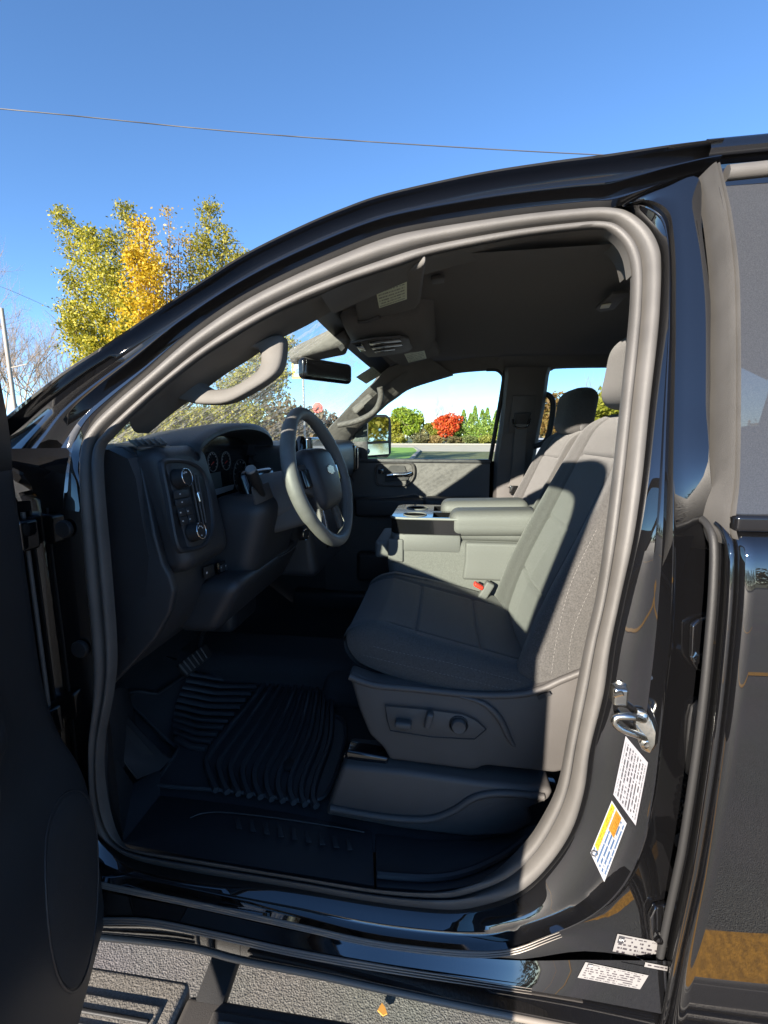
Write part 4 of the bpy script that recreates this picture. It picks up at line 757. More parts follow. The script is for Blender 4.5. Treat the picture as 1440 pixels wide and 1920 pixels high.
part('outer_skin', grid([[np.array([x, y, z]) for z, y in ((.6, 1.66), (.75, 1.71), (1.1, 1.73), (1.35, 1.72), (1.45, 1.66), (1.452, 1.62))] for x in (-.85, 0, .3, .8, 1.4)]), PAINT, truck)
part('far_rear_door_panel', grid([[np.array([x, y, z]) for z, y in dw] for x in (.5, .9, 1.4)]), TRIM2, truck)
rgl = flat(w2, 1.62); part('far_rear_glass', (rgl, [tuple(range(len(rgl)))]), glassmat('far_rear_tint', (.62, .68, .68)), truck, 0)
# far A pillar
A = spl(flat(((800,668),(727,688),(705,712),(688,728),(660,756),(630,788),(598,822),(580,845)), 1.555), 4); B = spl(flat(((850,702),(772,726),(742,745),(716,764),(692,788),(668,808),(650,834),(640,862)), 1.60), 4)
fp = part('far_pillar', grid([[a + [-.02, .03, -.01]] + [a + (b - a) * t + np.array([0, -h, 0]) for t, h in ((0, .0), (.05, .008), (.3, .014), (.7, .014), (.95, .006), (1, -.006))] + [b + [0, .05, 0]] for a, b in zip(A, B)]), PILLAR, truck, 50)
part('far_grab_handle', tube(spl([sideP(x, y, 1.50) for x, y in ((712,726),(714,745),(706,766),(688,781),(660,792),(634,797))], 5), [.014] * 26, 12), PILLAR, fp, 60)
part('far_handle_pad', softbox(sideP(680, 757, 1.545), (.06, .012, .02), .012, (3, 2, 2), None, rotm('Y', -40)), PILLAR, fp, 60)
# far outside mirror
em_ = sub('outside_mirror', tuple(at(712, 815, Y=1.93)))
mn = np.array([.72, -.69, .03]); mo = at(710, 815, Y=1.93); om = lambda x, y, d=0.: onpl(x, y, mo + mn * d, mn)
part('mirror_housing', prism([om(x, y) for x, y in ((687,781),(691,777),(725,777),(733,783),(735,800),(734,850),(728,858),(687,858))], mn * -.06, .008), RUB, em_)
part('mirror_glass', prism([om(x, y, .004) for x, y in ((690,782),(724,782),(729,787),(728,826),(690,828))], mn * -.003), mat('side_mirror_glass', (.72, .75, .7), .02, metal=1), em_, 0); part('spot_mirror_glass', prism([om(x, y, .004) for x, y in ((690,833),(728,831),(729,851),(690,854))], mn * -.003), mat('spot_mirror_glass', (.6, .62, .6), .06, metal=1), em_, 0)
part('mirror_arm', tube([at(690, 845, Y=1.93), at(680, 850, Y=1.7)], .02, 8), RUB, em_)
# ------------------------------------------------------------------ seats
def groove(d, wd=.0035): return np.exp(-(d / wd) ** 2)
def seat(name, cy, dx, flip, dz=0., hw=.128):
    s = sub(name, (.05 + dx, cy, .7)); sg = -1 if flip else 1
    def cdef(P):
        P = P.copy(); x, y = P[:, 0].copy(), P[:, 1] * sg; up = np.clip(P[:, 2] / .055, 0, 1); a = np.abs(y) / .255
        bol = np.clip((a - .62) / .38, 0, 1); P[:, 2] += up * (.022 * bol - .012 * (1 - np.clip(a / .62, 0, 1) ** 2))
        P[:, 2] += -.24 * x - .35 * np.clip(-.2 - x, 0, 1) * 1.2 * up
        inner = (a < .66)
        P[:, 2] -= up * .007 * (groove(x + .115) + groove(x - .045) + groove(x - .17)) * np.where(inner, 1, 0)
        P[:, 2] -= up * .006 * groove(a - .66, .018)
        P[:, 1] += np.where(np.abs(P[:, 1]) > .2, np.sign(P[:, 1]) * -.02 * np.clip(-x / .26, 0, 1) ** 2 * 2, 0)
        return P
    part('cushion', softbox((.055 + dx, cy, 1.036), (.28, .255, .058), .05, (80, 70, 8), cdef), FAB, s, 80)
    def bdef(P):
        P = P.copy(); z = P[:, 2].copy(); a = np.abs(P[:, 1]) / .25; fr_ = np.clip(-P[:, 0] / .06, 0, 1); t = (z + .32) / .64
        wid = 1.02 - .22 * np.clip(t - .45, 0, 1) ** 1.3; P[:, 1] *= wid
        bol = np.clip((a - .5) / .5, 0, 1) ** 1.4 * np.clip(1.25 - .9 * t, 0, 1)
        P[:, 0] -= fr_ * (.065 * bol + .02 * np.exp(-((t - .28) / .2) ** 2) * (1 - np.clip(a, 0, 1)))
        P[:, 0] += fr_ * .007 * (groove(z - .02) + groove(z - .2) + groove(z + .13)) * np.where(a < .56, 1, 0) + fr_ * .006 * groove(a - .56, .02)
        P[:, 0] += .30 * (z + .30) + .05 * np.clip(t, 0, 1) ** 2
        return P
    part('backrest', softbox((.27 + dx, cy, 1.33 + dz * .6), (.075, .25, .31), .06, (8, 60, 80), bdef), FAB, s, 80)
    hd_ = part('headrest', softbox((.475 + dx, cy, 1.735 + dz), (.058, hw, .09), .05, (8, 8, 8), lambda P: P + np.c_[.12 * P[:, 2] - .015 * (1 - (P[:, 1] / .13) ** 2), 0 * P[:, 0], 0 * P[:, 0]]), FAB, s, 80)
    for yy in (-.06, .06): part('headrest_post', tube([np.array([.46 + dx, cy + yy, 1.66 + dz]), np.array([.45 + dx, cy + yy, 1.58 + dz])], .006, 8), STEEL, s)
    return s
ds = seat('driver_seat', .43, 0, False); ps = seat('passenger_seat', 1.20, .06, True, -.06, .115)
part('release_button', lathe([(.022, 0), (.022, .006), (.015, .009), (.001, .008)], at(1097, 803, Y=1.09), (0, -1, .1)), RUB, ps)
# stitch lines on the driver seat
def stitches(name, path, parent, L=.005, gap=.004, r=.0005):
    path = resamp(path, int(np.sum(np.linalg.norm(np.diff(np.array(path), axis=0), axis=1)) / (L + gap)) + 2); mb = MB()
    for a, b in zip(path[:-1], path[1:]): mb.add(tube([a, a + (b - a) * (L / (L + gap))], r, 4))
    return mb.build(name, THREAD, parent, 0)
bpy.context.view_layer.update()
dsm = [c for c in ds.children if c.type == 'MESH']
def surf(objs, pts, n=6): return [q for q in (hit(objs, *p) for p in spl([np.array(p, float) for p in pts], n)) if q is not None]
for nm, pts in (('cushion_stitching', ((700,1212),(740,1222),(820,1238),(900,1258),(980,1280))), ('cushion_stitching', ((680,1228),(760,1248),(850,1268),(940,1290),(985,1297))), ('backrest_stitching', ((1034,1262),(1045,1190),(1065,1110),(1090,1050),(1120,990))), ('backrest_stitching', ((1066,1255),(1072,1190),(1095,1130),(1118,1080)))):
    q = surf(dsm, pts)
    if len(q) > 3: stitches(nm, q, ds)
# seat base cover, switches, riser, tracks
bc_ = [at(x, y, Y=.168) for x, y in ((652,1262),(700,1280),(780,1288),(880,1298),(960,1300),(1010,1290),(1050,1272),(1100,1255),(1100,1440),(1040,1452),(910,1438),(890,1447),(730,1427),(718,1404),(692,1380),(672,1332))]
sbc = part('base_cover', prism(bc_, (0, .05, 0), .012, 4), TRIM2, ds)
part('cover_flange', tube(spl([at(x, y, Y=.17) for x, y in ((655,1268),(700,1284),(780,1292),(880,1302),(960,1303),(1010,1294),(1050,1276),(1095,1258))], 4), .008, 8), TRIM2, ds, 60)
part('cover_crease', tube(spl([at(x, y, Y=.165) for x, y in ((860,1306),(905,1318),(935,1345),(955,1385),(965,1400))], 4), [.002 + .006 * math.sin(math.pi * i / 16) for i in range(17)], 8), TRIM2, ds, 60)
part('switch_panel', prism([at(x, y, Y=.166) for x, y in ((722,1322),(790,1328),(868,1338),(893,1350),(912,1367),(890,1386),(810,1382),(732,1370),(726,1350))], (0, -.004, 0), .0015), TRIM2, ds)
part('panel_gap', tube([at(x, y, Y=.1615) for x, y in ((722,1322),(790,1328),(868,1338),(893,1350),(912,1367),(890,1386),(810,1382),(732,1370),(726,1350))], .0012, 5, True), RUB, ds)
part('slide_switch', softbox(at(756, 1358, Y=.152), (.019, .01, .008), .006, (3, 2, 2), None, rotm('Y', 3)), TRIM2, ds); part('recline_switch', softbox(at(804, 1350, Y=.152), (.008, .01, .019), .006, (2, 2, 3), None, rotm('Y', 12)), TRIM2, ds)
kc = at(860, 1358, Y=.162); part('lumbar_ring', lathe([(.021, 0), (.021, .003), (.019, .004), (.018, -.002)], kc, (0, -1, 0), 28), RUB, ds); part('lumbar_knob', lathe([(.0165, 0), (.0165, .010), (.014, .013), (.006, .0115), (.001, .0115)], kc, (0, -1, 0), 28), TRIM2, ds)
part('trim_badge', prism([at(x, y, Y=.157) for x, y in ((1006,1305),(1030,1297),(1034,1303),(1010,1311))], (0, -.002, 0), 0), TRIM, ds)
rs = [at(x, y, Y=.145) for x, y in ((642,1436),(760,1448),(900,1468),(1038,1482),(1035,1500),(990,1520),(1000,1548),(960,1568),(880,1572),(760,1558),(608,1530))]
part('riser_cover', prism(rs, (0, .10, .004), .014, 4), TRIM2, ds)
part('riser_swage', tube(spl([at(x, y, Y=.142) for x, y in ((620,1515),(720,1532),(800,1536),(850,1520),(890,1495),(940,1487),(1020,1494))], 4), .008, 8), TRIM2, ds, 60)
part('seat_track', prism([at(x, y, Y=.19) for x, y in ((645,1412),(1045,1475),(1045,1488),(640,1432))], (0, .04, 0), .003), GLOSSB, ds); part('track_end', softbox(at(690, 1412, Y=.185), (.05, .02, .012), .006, (3, 2, 2), None, rotm('Y', 6)), GLOSSB, ds)
part('seat_frame', softbox((.06, .43, .87), (.2, .2, .12), .03), RUB, ds); part('seat_frame', softbox((.12, 1.2, .87), (.2, .2, .12), .03), RUB, ps)
# centre console (folded middle seat)
cc = sub('centre_console', (.05, .82, 1.0))
part('console_body', softbox((.07, .82, 1.165), (.245, .15, .085), .035, (8, 5, 5), lambda P: P + np.c_[np.where(P[:, 0] < 0, -.10 * (P[:, 2] + .02), 0), 0 * P[:, 0], np.where(P[:, 2] < 0, -.14 * (P[:, 0] + .2), 0)]), FAB2, cc, 60)
part('console_nose', softbox(at(720, 1025, Y=.73) + np.array([.0, .07, 0]), (.025, .11, .03), .012, (3, 3, 3)), CONS, cc)
part('nose_latch', softbox(at(742, 1032, Y=.668), (.025, .006, .038), .005, (3, 2, 3)), CONS, cc)
tz = 1.318
outer = [np.array([x, y, tz]) for x, y in ((-.165, .70), (-.15, .675), (-.12, .668), (.06, .668), (.06, .972), (-.12, .972), (-.15, .965), (-.165, .94))]
hs = [circ((-.09, .745, tz), .038, (1, 0, 0), (0, 1, 0), 22), circ((-.09, .885, tz), .038, (1, 0, 0), (0, 1, 0), 22), [np.array([x, y, tz]) for x, y in ((-.03, .70), (.04, .70), (.04, .80), (-.03, .80))], [np.array([x, y, tz]) for x, y in ((-.03, .83), (.04, .83), (.04, .94), (-.03, .94))]]
part('cup_tray', holeplate(outer, hs, (0, 0, -.05)), GLOSSB, cc, 30)
part('tray_skirt', prism([np.array([p[0], p[1], 1.268]) + (p - np.array([-.05, .82, tz])) * np.array([.02, .01, 0]) for p in outer], (0, 0, -.06), .01), CONS, cc)
for c in ((-.09, .745), (-.09, .885)): part('cup_holder_rim', tube(circ((*c, tz + .001), .0385, (1, 0, 0), (0, 1, 0), 26), .0018, 6, True), GREYP, cc)
part('tray_rim', tube(outer[:4], .004, 8), GREYP, cc)
part('armrest_pad', softbox((.165, .725, 1.305), (.14, .062, .042), .03, (6, 5, 4), lambda P: P + np.c_[0 * P[:, 0], 0 * P[:, 0], .03 * P[:, 0]]), CONS, cc, 60)
part('armrest_pad', softbox((.15, .915, 1.312), (.155, .062, .04), .03, (6, 5, 4), lambda P: P + np.c_[0 * P[:, 0], 0 * P[:, 0], .03 * P[:, 0]]), CONS, cc, 60)
part('armrest_base', softbox((.16, .82, 1.275), (.14, .14, .03), .02, (4, 4, 3)), CONS, cc, 60)
part('side_box', softbox((.19, .672, 1.185), (.115, .012, .062), .010, (5, 3, 5), lambda P: P + np.c_[np.where(P[:, 2] < 0, 0.1 * P[:, 2], 0), 0 * P[:, 0], 0 * P[:, 0]]), CONS, cc, 60)
q = surf([c for c in cc.children if c.name.startswith('armrest_pad')], ((842,990),(850,984),(880,984),(930,985),(985,986)))
if len(q) > 3: stitches('armrest_stitching', q, cc, .004, .003)
bk = part('belt_buckle', softbox(at(908, 1112, Y=.625), (.014, .012, .04), .006, (2, 2, 3), None, rotm('Y', 28)), CONS, truck); part('buckle_button', softbox(at(897, 1098, Y=.618), (.015, .012, .006), .003, (2, 2, 2), None, rotm('Y', 28)), RED, bk)
part('buckle_stalk', tube([at(925, 1130, Y=.63), at(945, 1158, Y=.64)], .011, 8), RUB, bk)
part('console_bracket', tube([at(935, 1120, Y=.68), at(965, 1135, Y=.67), at(985, 1180, Y=.66)], .014, 8), CONS, cc)
# rear bench
rbn = sub('rear_bench', (1.1, .81, .7)); part('bench_cushion', softbox((1.08, .81, 1.0), (.24, .7, .08), .05), FAB, rbn); part('bench_back', softbox((1.32, .81, 1.32), (.07, .7, .3), .05), FAB, rbn)
# far B pillar lower / front passenger kick
part('far_sill', softbox((.3, 1.56, .70), (1.1, .05, .05), .02), TRIM, truck)
# ------------------------------------------------------------------ floor mat (a loose thing)
def onfl(px, py, up=.006):
    r = ray(px, py); t = .3
    for _ in range(60):
        p = CAM + r * t; t += (p[2] - (zf(p[0]) + up)) / (-r[2]) * .6
    return CAM + r * t
MATM = mat('floor_mat_rubber', (.05, .051, .055), .4, bump=.3, bscale=500)
mat_px = [(405,1243),(500,1252),(622,1264),(640,1276),(644,1300),(622,1338),(628,1348),(646,1362),(646,1400),(628,1465),(610,1500),(590,1510),(560,1510),(430,1492),(300,1482),(300,1466),(334,1414),(318,1398),(250,1330),(236,1312),(260,1304),(290,1308),(310,1300)]
mm = [onfl(*p) for p in mat_px]
bm = bmesh.new(); bm.faces.new([bm.verts.new(tuple(p)) for p in mm]); bmesh.ops.triangulate(bm, faces=bm.faces)
bmesh.ops.subdivide_edges(bm, edges=bm.edges, cuts=5, use_grid_fill=True)
for q in bm.verts: q.co.z = zf(q.co.x) + .016
bmesh.ops.recalc_face_normals(bm, faces=bm.faces); me = bpy.data.meshes.new('floor_mat'); bm.to_mesh(me); bm.free()
flm = link('floor_mat', me, MATM, None, 40); tag(flm, 'black ribbed rubber floor mat lying in the driver footwell', 'floor mat')
part('mat_rim', tube(spl([p + np.array([0, 0, .014]) for p in mm], 3, True), .005, 6, True), MATM, flm, 60)
cr = lambda x, y: onfl(160 + x / 2.4, 1160 + y / 2.4, .024)
for i in range(10):
    part('mat_rib', tube(spl([cr(820 + 32 * i, 275 + 6 * i), cr(690 + 46 * i, 440 + 10 * i), cr(558 + 54 * i, 615 + 10 * i), cr(556 + 52 * i, 690 + 12 * i), cr(590 + 50 * i, 772 + 8 * i)], 5), .009, 6), MATM, flm, 60)
for i in range(11):
    t = i / 10; a = np.array((470 - 190 * t + 130 * t * t, 250 + 290 * t)); b = np.array((800 - 255 * t, 275 + 310 * t)); part('mat_rib', tube([cr(*a), cr(*((a + b) / 2 + np.array((0, 14)))), cr(*b)], .009, 6), MATM, flm, 60)
c = cr(915, 662); part('mat_fastener', lathe([(.019, 0), (.019, .006), (.014, .008), (.001, .007)], c, (0, 0, 1), 24, (1, 0, 0)), RUB, flm)
part('far_kick_panel', grid([[np.array([x, 1.575, z]) for x in (-1.3, -.6)] for z in (.6, 1.5)]), TRIM, truck)
# ------------------------------------------------------------------ trees, poles, distant things
def leafmat(name, cols, trans=.42):
    m = bpy.data.materials.new(name); m.use_nodes = True; t = m.node_tree; b = t.nodes['Principled BSDF']; N = t.nodes.new; L = t.links.new
    g = N('ShaderNodeNewGeometry'); rp = N('ShaderNodeValToRGB'); el = rp.color_ramp.elements
    for i, c in enumerate(cols):
        e = el[i] if i < 2 else el.new(1); e.position = i / (len(cols) - 1); e.color = (*c, 1)
    for i, c in enumerate(cols): el[i].position = i / (len(cols) - 1); el[i].color = (*c, 1)
    L(g.outputs['Random Per Island'], rp.inputs['Fac']); L(rp.outputs[0], b.inputs['Base Color']); b.inputs['Roughness'].default_value = .6
    tl = N('ShaderNodeBsdfTranslucent'); L(rp.outputs[0], tl.inputs[0]); mx = N('ShaderNodeMixShader'); mx.inputs[0].default_value = trans
    out = t.nodes['Material Output']; L(b.outputs[0], mx.inputs[1]); L(tl.outputs[0], mx.inputs[2]); L(mx.outputs[0], out.inputs[0]); return m
BARK = mat('bark', (.13, .10, .075), .9, noise=.3, nscale=12, bump=.6, bscale=40)
TWIG = mat('bare_bark', (.24, .19, .15), .9)
def leaves(name, P, size, m, parent):
    P = np.asarray(P); n = len(P); a = rng.normal(size=(n, 3)); a /= np.linalg.norm(a, axis=1)[:, None]; b = np.cross(a, rng.normal(size=(n, 3))); b /= np.linalg.norm(b, axis=1)[:, None]
    s = size * rng.uniform(.6, 1.25, (n, 1)); V = np.stack([P - a * s, P + b * s * .55, P + a * s, P - b * s * .55], 1).reshape(-1, 3)
    me = bpy.data.meshes.new(name); me.vertices.add(4 * n); me.vertices.foreach_set('co', V.ravel()); me.loops.add(4 * n); me.loops.foreach_set('vertex_index', np.arange(4 * n)); me.polygons.add(n); me.polygons.foreach_set('loop_start', np.arange(0, 4 * n, 4)); me.polygons.foreach_set('loop_total', np.full(n, 4)); me.update(); me.validate()
    return link(name, me, m, parent, 0)
def blobpts(c, r, n, lumps=26):
    c = np.array(c, float); r = np.array(r, float); d = rng.normal(size=(lumps, 3)); d /= np.linalg.norm(d, axis=1)[:, None]; cen = d * rng.uniform(.35, .8, (lumps, 1)); rad = rng.uniform(.16, .46, lumps); out = []
    for k in range(lumps):
        q = rng.normal(size=(n // lumps, 3)); q /= np.linalg.norm(q, axis=1)[:, None]; out.append(cen[k] + q * rad[k] * rng.uniform(.45, 1, (n // lumps, 1)) ** .6)
    return c + np.concatenate(out) * r
def twigs(mb, p, d, L, r, depth, n=4, spread=.5, up=.15):
    d = d / np.linalg.norm(d); pts = [p]; q = p.copy(); dd = d.copy()
    for _ in range(3): dd = dd + rng.normal(size=3) * .10 + np.array([0, 0, up * .3]); dd /= np.linalg.norm(dd); q = q + dd * L / 3; pts.append(q)
    mb.add(tube(pts, [r, r * .8, r * .65, r * .45], 4 if depth < 2 else 5, caps=False))
    if depth:
        for k in range(n):
            t = rng.uniform(.3, 1); b = pts[0] + (pts[-1] - pts[0]) * t; nd = dd + rng.normal(size=3) * spread; nd[2] += up; twigs(mb, b, nd, L * rng.uniform(.5, .72), r * .5, depth - 1, n, spread, up)
def fast(mb, name, m, parent):
    me = bpy.data.meshes.new(name); me.from_pydata([tuple(map(float, p)) for p in mb.v], [], mb.f); return link(name, me, m, parent, 80)
def tree(name, lab, base, h, r, cols, n, size, group=None, trunk=.12, sub=None, cat='tree', ch=.62):
    base = np.array(base, float); t = empty(name, base); tag(t, lab, cat, group); mb = MB(); mb.add(tube([base - [0, 0, .1], base + [.05 * r, 0, h * .35], base + [0, .05 * r, h * .8]], [trunk, trunk * .7, trunk * .2], 7))
    for k in range(7): a = rng.uniform(0, 6.28); z = rng.uniform(.25, .6); mb.add(tube([base + [0, 0, h * z], base + [math.cos(a) * r * .35, math.sin(a) * r * .35, h * (z + .15)], base + [math.cos(a) * r * .65, math.sin(a) * r * .65, h * (z + .28)]], [trunk * .4, trunk * .25, trunk * .08], 5))
    mb.build('trunk', BARK, t); P = blobpts(base + [0, 0, h * ch], (r, r, h * (1 - ch)), n); P = P[P[:, 2] > base[2] + .1]
    leaves('crown', P, size, leafmat(name + '_leaf', cols), t); return t
# the big maple behind the windshield pillar
MY = 14.0
def mp(x, y, dy=0.): return at(x, y, Y=MY + dy)
mt = empty('maple_tree', (mp(300, 700)[0], MY, 0)); tag(mt, 'tall maple turning yellow in the middle, above the windshield pillar', 'tree')
base = np.array([mp(300, 700)[0], MY, 0]); fork = np.array([base[0], MY, 1.6])
mb = MB(); mb.add(tube([base - [0, 0, .1], base + [0, 0, .8], fork], [.2, .16, .14], 8)); G = []; Yl = []; Sp = []; G2 = []
brs = [((110,392),1.6,'g'),((150,430),1.3,'g'),((168,430),.6,'g'),((205,440),1.5,'g'),((232,388),1.2,'g2'),((205,500),.5,'g'),((128,515),.9,'g'),((128,570),.2,'g'),((130,600),-.4,'g'),((150,680),-.2,'g'),((268,420),-.5,'y'),((250,470),-1.0,'y'),((285,490),-.8,'y'),((240,560),.4,'g'),((290,560),-.2,'y'),((315,385),.5,'s'),((335,440),.3,'s'),((358,445),.9,'s'),((310,500),.2,'s'),((395,384),1.2,'g2'),((380,450),.6,'g2'),((425,432),1.0,'g2'),((452,480),.6,'g2'),((400,520),.4,'g2'),((180,580),.2,'g'),((220,620),-.5,'g'),((300,640),-.8,'g'),((380,600),-.3,'g'),((440,560),.1,'g2'),((500,640),.3,'g'),((460,700),-.4,'g'),((170,640),-.9,'g'),((340,700),-1.2,'g'),((250,700),-1.3,'g'),((430,760),-.8,'g'),((330,780),-1.2,'g'),((530,700),.6,'g'),((540,640),.8,'g'),((270,790),-1.4,'g'),((380,770),-1.,'g'),((190,760),-1,'g'),((480,770),-.6,'g')]
for (x, y), dy, k in brs:
    tip = mp(x, y, dy * 1.2); mid = fork + (tip - fork) * .5 + np.array([(tip[0] - fork[0]) * .12, dy * .3, -.3]); path = spl([fork, mid, tip], 6); mb.add(tube(path, list(np.linspace(.06, .008, len(path))), 5))
    L = np.linalg.norm(tip - fork); n = int(2600 if k != 's' else 520); t = rng.uniform(.42, 1.0, n) ** .8; i = np.clip((t * (len(path) - 1)).astype(int), 0, len(path) - 2); fr_ = t * (len(path) - 1) - i; pa = np.array(path)
    c = pa[i] * (1 - fr_[:, None]) + pa[i + 1] * fr_[:, None]; rad = (.13 + .95 * (1 - t) ** .75)[:, None] * (1.0 if k != 's' else .7) * min(1.25, L / 5)
    cl_ = rng.normal(size=(n // 10 + 1, 3)) * .55 * rad[:n // 10 + 1] + c[:n // 10 + 1]; q = np.repeat(cl_, 10, axis=0)[:n] + rng.normal(size=(n, 3)) * np.array([.11, .11, .06]); dst = {'g': G, 'g2': G2, 'y': Yl, 's': Sp}[k]; dst.append(q)
    for _ in range(3): s = rng.integers(3, len(path)); e = path[s - 1] + rng.normal(size=3) * .4 + [0, 0, .3]; mb.add(tube([path[s - 1], e], [.012, .004], 4))
mb.build('trunk', BARK, mt)
GRN = [(.11, .13, .01), (.22, .22, .015), (.36, .32, .02), (.48, .40, .03)]
leaves('green_crown', np.concatenate(G), .052, leafmat('maple_green_leaf', GRN), mt); leaves('green_leader', np.concatenate(G2), .05, leafmat('maple_olive_leaf', [(.11, .12, .012), (.22, .205, .02), (.36, .31, .03)]), mt)
leaves('yellow_crown', np.concatenate(Yl), .05, leafmat('maple_yellow_leaf', [(.45, .29, .01), (.6, .40, .015), (.42, .32, .02)]), mt); leaves('sparse_crown', np.concatenate(Sp), .052, leafmat('maple_pale_leaf', [(.42, .30, .06), (.45, .33, .12), (.3, .22, .05)]), mt)
# bare trees at the far left
def bare(name, lab, base, h, depth=4, n=4, r=.12, spread=.45, grp=None):
    b = np.array(base, float); t = empty(name, b); tag(t, lab, 'tree', grp); mb = MB(); mb.add(tube([b - [0, 0, .1], b + [0, 0, h * .3]], [r, r * .8], 6)); 
    for k in range(n): twigs(mb, b + np.array([0, 0, h * (.15 + .15 * k / n)]), np.array([rng.normal() * .3, rng.normal() * .3, 1.]), h * .42, r * .6, depth, n, spread, .22)
    fast(mb, 'branches', TWIG, t); return t
def gx(px, Y): return at(px, 800, Y=Y)[0]
for px, Y, h, lab in ((-20, 30, 13, 'bare leafless tree cut by the left picture edge'), (45, 34, 11.5, 'bare tree just right of the pale pole'), (95, 32, 10, 'forked bare tree between pole and maple'), (140, 38, 10, 'slim bare tree half behind the maple'), (10, 40, 13, 'far bare tree behind the pale pole')):
    bare('bare_tree', lab, (gx(px, Y), Y, 0), h, 4, 4, grp='bare trees at the left')
for px, Y, h, lab in ((20, 36, 3.6, 'rusty brown thicket at the foot of the pole'), (75, 37, 3.4, 'brown thicket under the forked bare tree'), (130, 36, 3.8, 'orange brown thicket beside the maple')):
    tree('thicket', lab, (gx(px, Y), Y, 0), h, 3.2, [(.10, .06, .03), (.2, .10, .03), (.13, .10, .03)], 2600, .16, 'thickets at the left', .05, cat='shrub', ch=.5)
# pale pole with arm, power lines
pb = at(27, 760, Y=24); pb = np.array([pb[0], 24, 0]); ptop = at(4, 612, Y=24); pe = empty('utility_pole', pb); tag(pe, 'pale utility pole with a thin arm at the left edge', 'utility pole')
WOOD = mat('weathered_wood', (.27, .25, .22), .8, noise=.2, nscale=30)
part('pole', tube([pb, np.array([pb[0], 24, ptop[2] + 1])], [.13, .1], 10), WOOD, pe); zz_ = at(20, 690, Y=24)[2]; part('arm', tube([np.array([pb[0], 24, zz_]), np.array([pb[0] + 1.1, 24.1, zz_ + .22])], .03, 6), WOOD, pe)
WIRE = mat('wire', (.05, .05, .055), .6)
a, b = at(-400, 190, Y=12), at(1500, 302, Y=20); m3 = at(560, 263, Y=15.5)
v, f = tube(spl([at(-500, 165, Y=12), at(0, 204, Y=13.5), at(430, 246, Y=15), at(760, 270, Y=16), at(1165, 292, Y=17.5), at(1700, 310, Y=19)], 10), .016, 6); o = ob('power_line', v, f, mat('pale_cable', (.05, .05, .055), .6), None, 60); tag(o, 'thick overhead cable crossing the whole sky', 'power line')
v, f = tube(spl([at(-60, 520, Y=24), at(0, 537, Y=24), at(60, 562, Y=25), at(130, 592, Y=26), at(300, 650, Y=28)], 6), .012, 5); o = ob('power_line', v, f, WIRE, None, 60); tag(o, 'thin wire sloping down behind the maple at left', 'power line')
# across the road, seen through the passenger window
RY = 88
def far(px, Y=RY): return (at(px, 825, Y=Y)[0], Y, 0)
tree('green_tree', 'bright green round tree left of the red tree', far(763), 7.2, 3.6, [(.09, .16, .01), (.2, .28, .02), (.3, .36, .03)], 5200, .26)
tree('red_tree', 'bright red maple tree across the road', far(836), 6.4, 3.4, [(.35, .02, .008), (.55, .05, .012), (.6, .1, .02), (.5, .14, .03)], 5200, .25)
tree('green_tree', 'small olive tree touching the red tree from the left', (far(812)[0], RY + 1, 0), 4.6, 2.2, [(.14, .16, .02), (.25, .24, .03)], 2200, .25)
tree('yellow_green_tree', 'yellow green tree next to the outside mirror', far(735), 5.5, 2.6, [(.2, .22, .02), (.34, .3, .03)], 2500, .27)
ARB = leafmat('arborvitae_leaf', [(.06, .12, .015), (.13, .2, .03), (.2, .26, .04)], .15)
for i, (px, h, w_) in enumerate(((868, 6.3, .8), (881, 5.6, .8), (889, 7.0, .75), (903, 6.3, .85), (912, 6.6, .8), (929, 6.1, .9), (944, 5.8, .9), (855, 5.0, .7))):
    b = np.array(far(px, RY + 1)); t = empty('arborvitae', b); tag(t, ['tall narrow evergreen just right of the red tree', 'shorter narrow evergreen second right of the red tree', 'tallest narrow evergreen in the far hedge row', 'narrow evergreen with a twin, left one of the pair', 'narrow evergreen with a twin, right one of the pair', 'narrow evergreen at the window pillar edge', 'narrow evergreen hidden behind the window pillar', 'low narrow evergreen overlapped by the red tree'][i], 'tree', 'narrow evergreens across the road')
    n = 1500; z = rng.uniform(0, 1, n); a = rng.uniform(0, 6.28, n); r = w_ * np.minimum(1, (1 - z) * 2.2 + .05) ** .7 * rng.uniform(.7, 1.05, n); P = np.c_[b[0] + r * np.cos(a), b[1] + r * np.sin(a), .2 + z * h]
    part('trunk', tube([b, b + [0, 0, h * .9]], [.1, .02], 5), BARK, t); leaves('crown', P, .2, ARB, t)
for px, Y, h, lab in ((803, 96, 9, 'bare tree behind the gap between green and red trees'), (822, 98, 10, 'bare tree right behind the red tree crown'), (845, 97, 9.5, 'bare tree behind the right half of the red tree'), (788, 99, 8.5, 'bare tree behind the bright green tree')):
    bare('bare_tree', lab, (at(px, 825, Y=Y)[0], Y, 0), h, 3, 4, .09, .4, 'bare trees across the road')
for i, (px, h, w_, cols, lab) in enumerate(((790, 2.2, 2.4, [(.08, .09, .04), (.16, .13, .06)], 'dark shrub bed between the green and red trees'), (815, 1.7, 1.8, [(.22, .15, .05), (.3, .2, .08)], 'tan grassy shrub below the red tree'), (852, 1.6, 2.4, [(.07, .08, .03), (.2, .14, .06)], 'low brown shrub right of the red tree trunk'), (880, 1.6, 2.6, [(.10, .13, .04), (.18, .2, .06)], 'low green shrub below the narrow evergreens'), (912, 1.9, 2.0, [(.2, .22, .04), (.3, .28, .06)], 'yellow green shrub below the evergreen pair'), (745, 2.2, 2.4, [(.2, .2, .02), (.3, .27, .03)], 'yellow shrub beside the bright green tree'))):
    tree('shrub', lab, (far(px)[0], RY - 1, 0), h, w_, cols, 1300, .2, 'shrubs across the road', .04, cat='shrub', ch=.45)
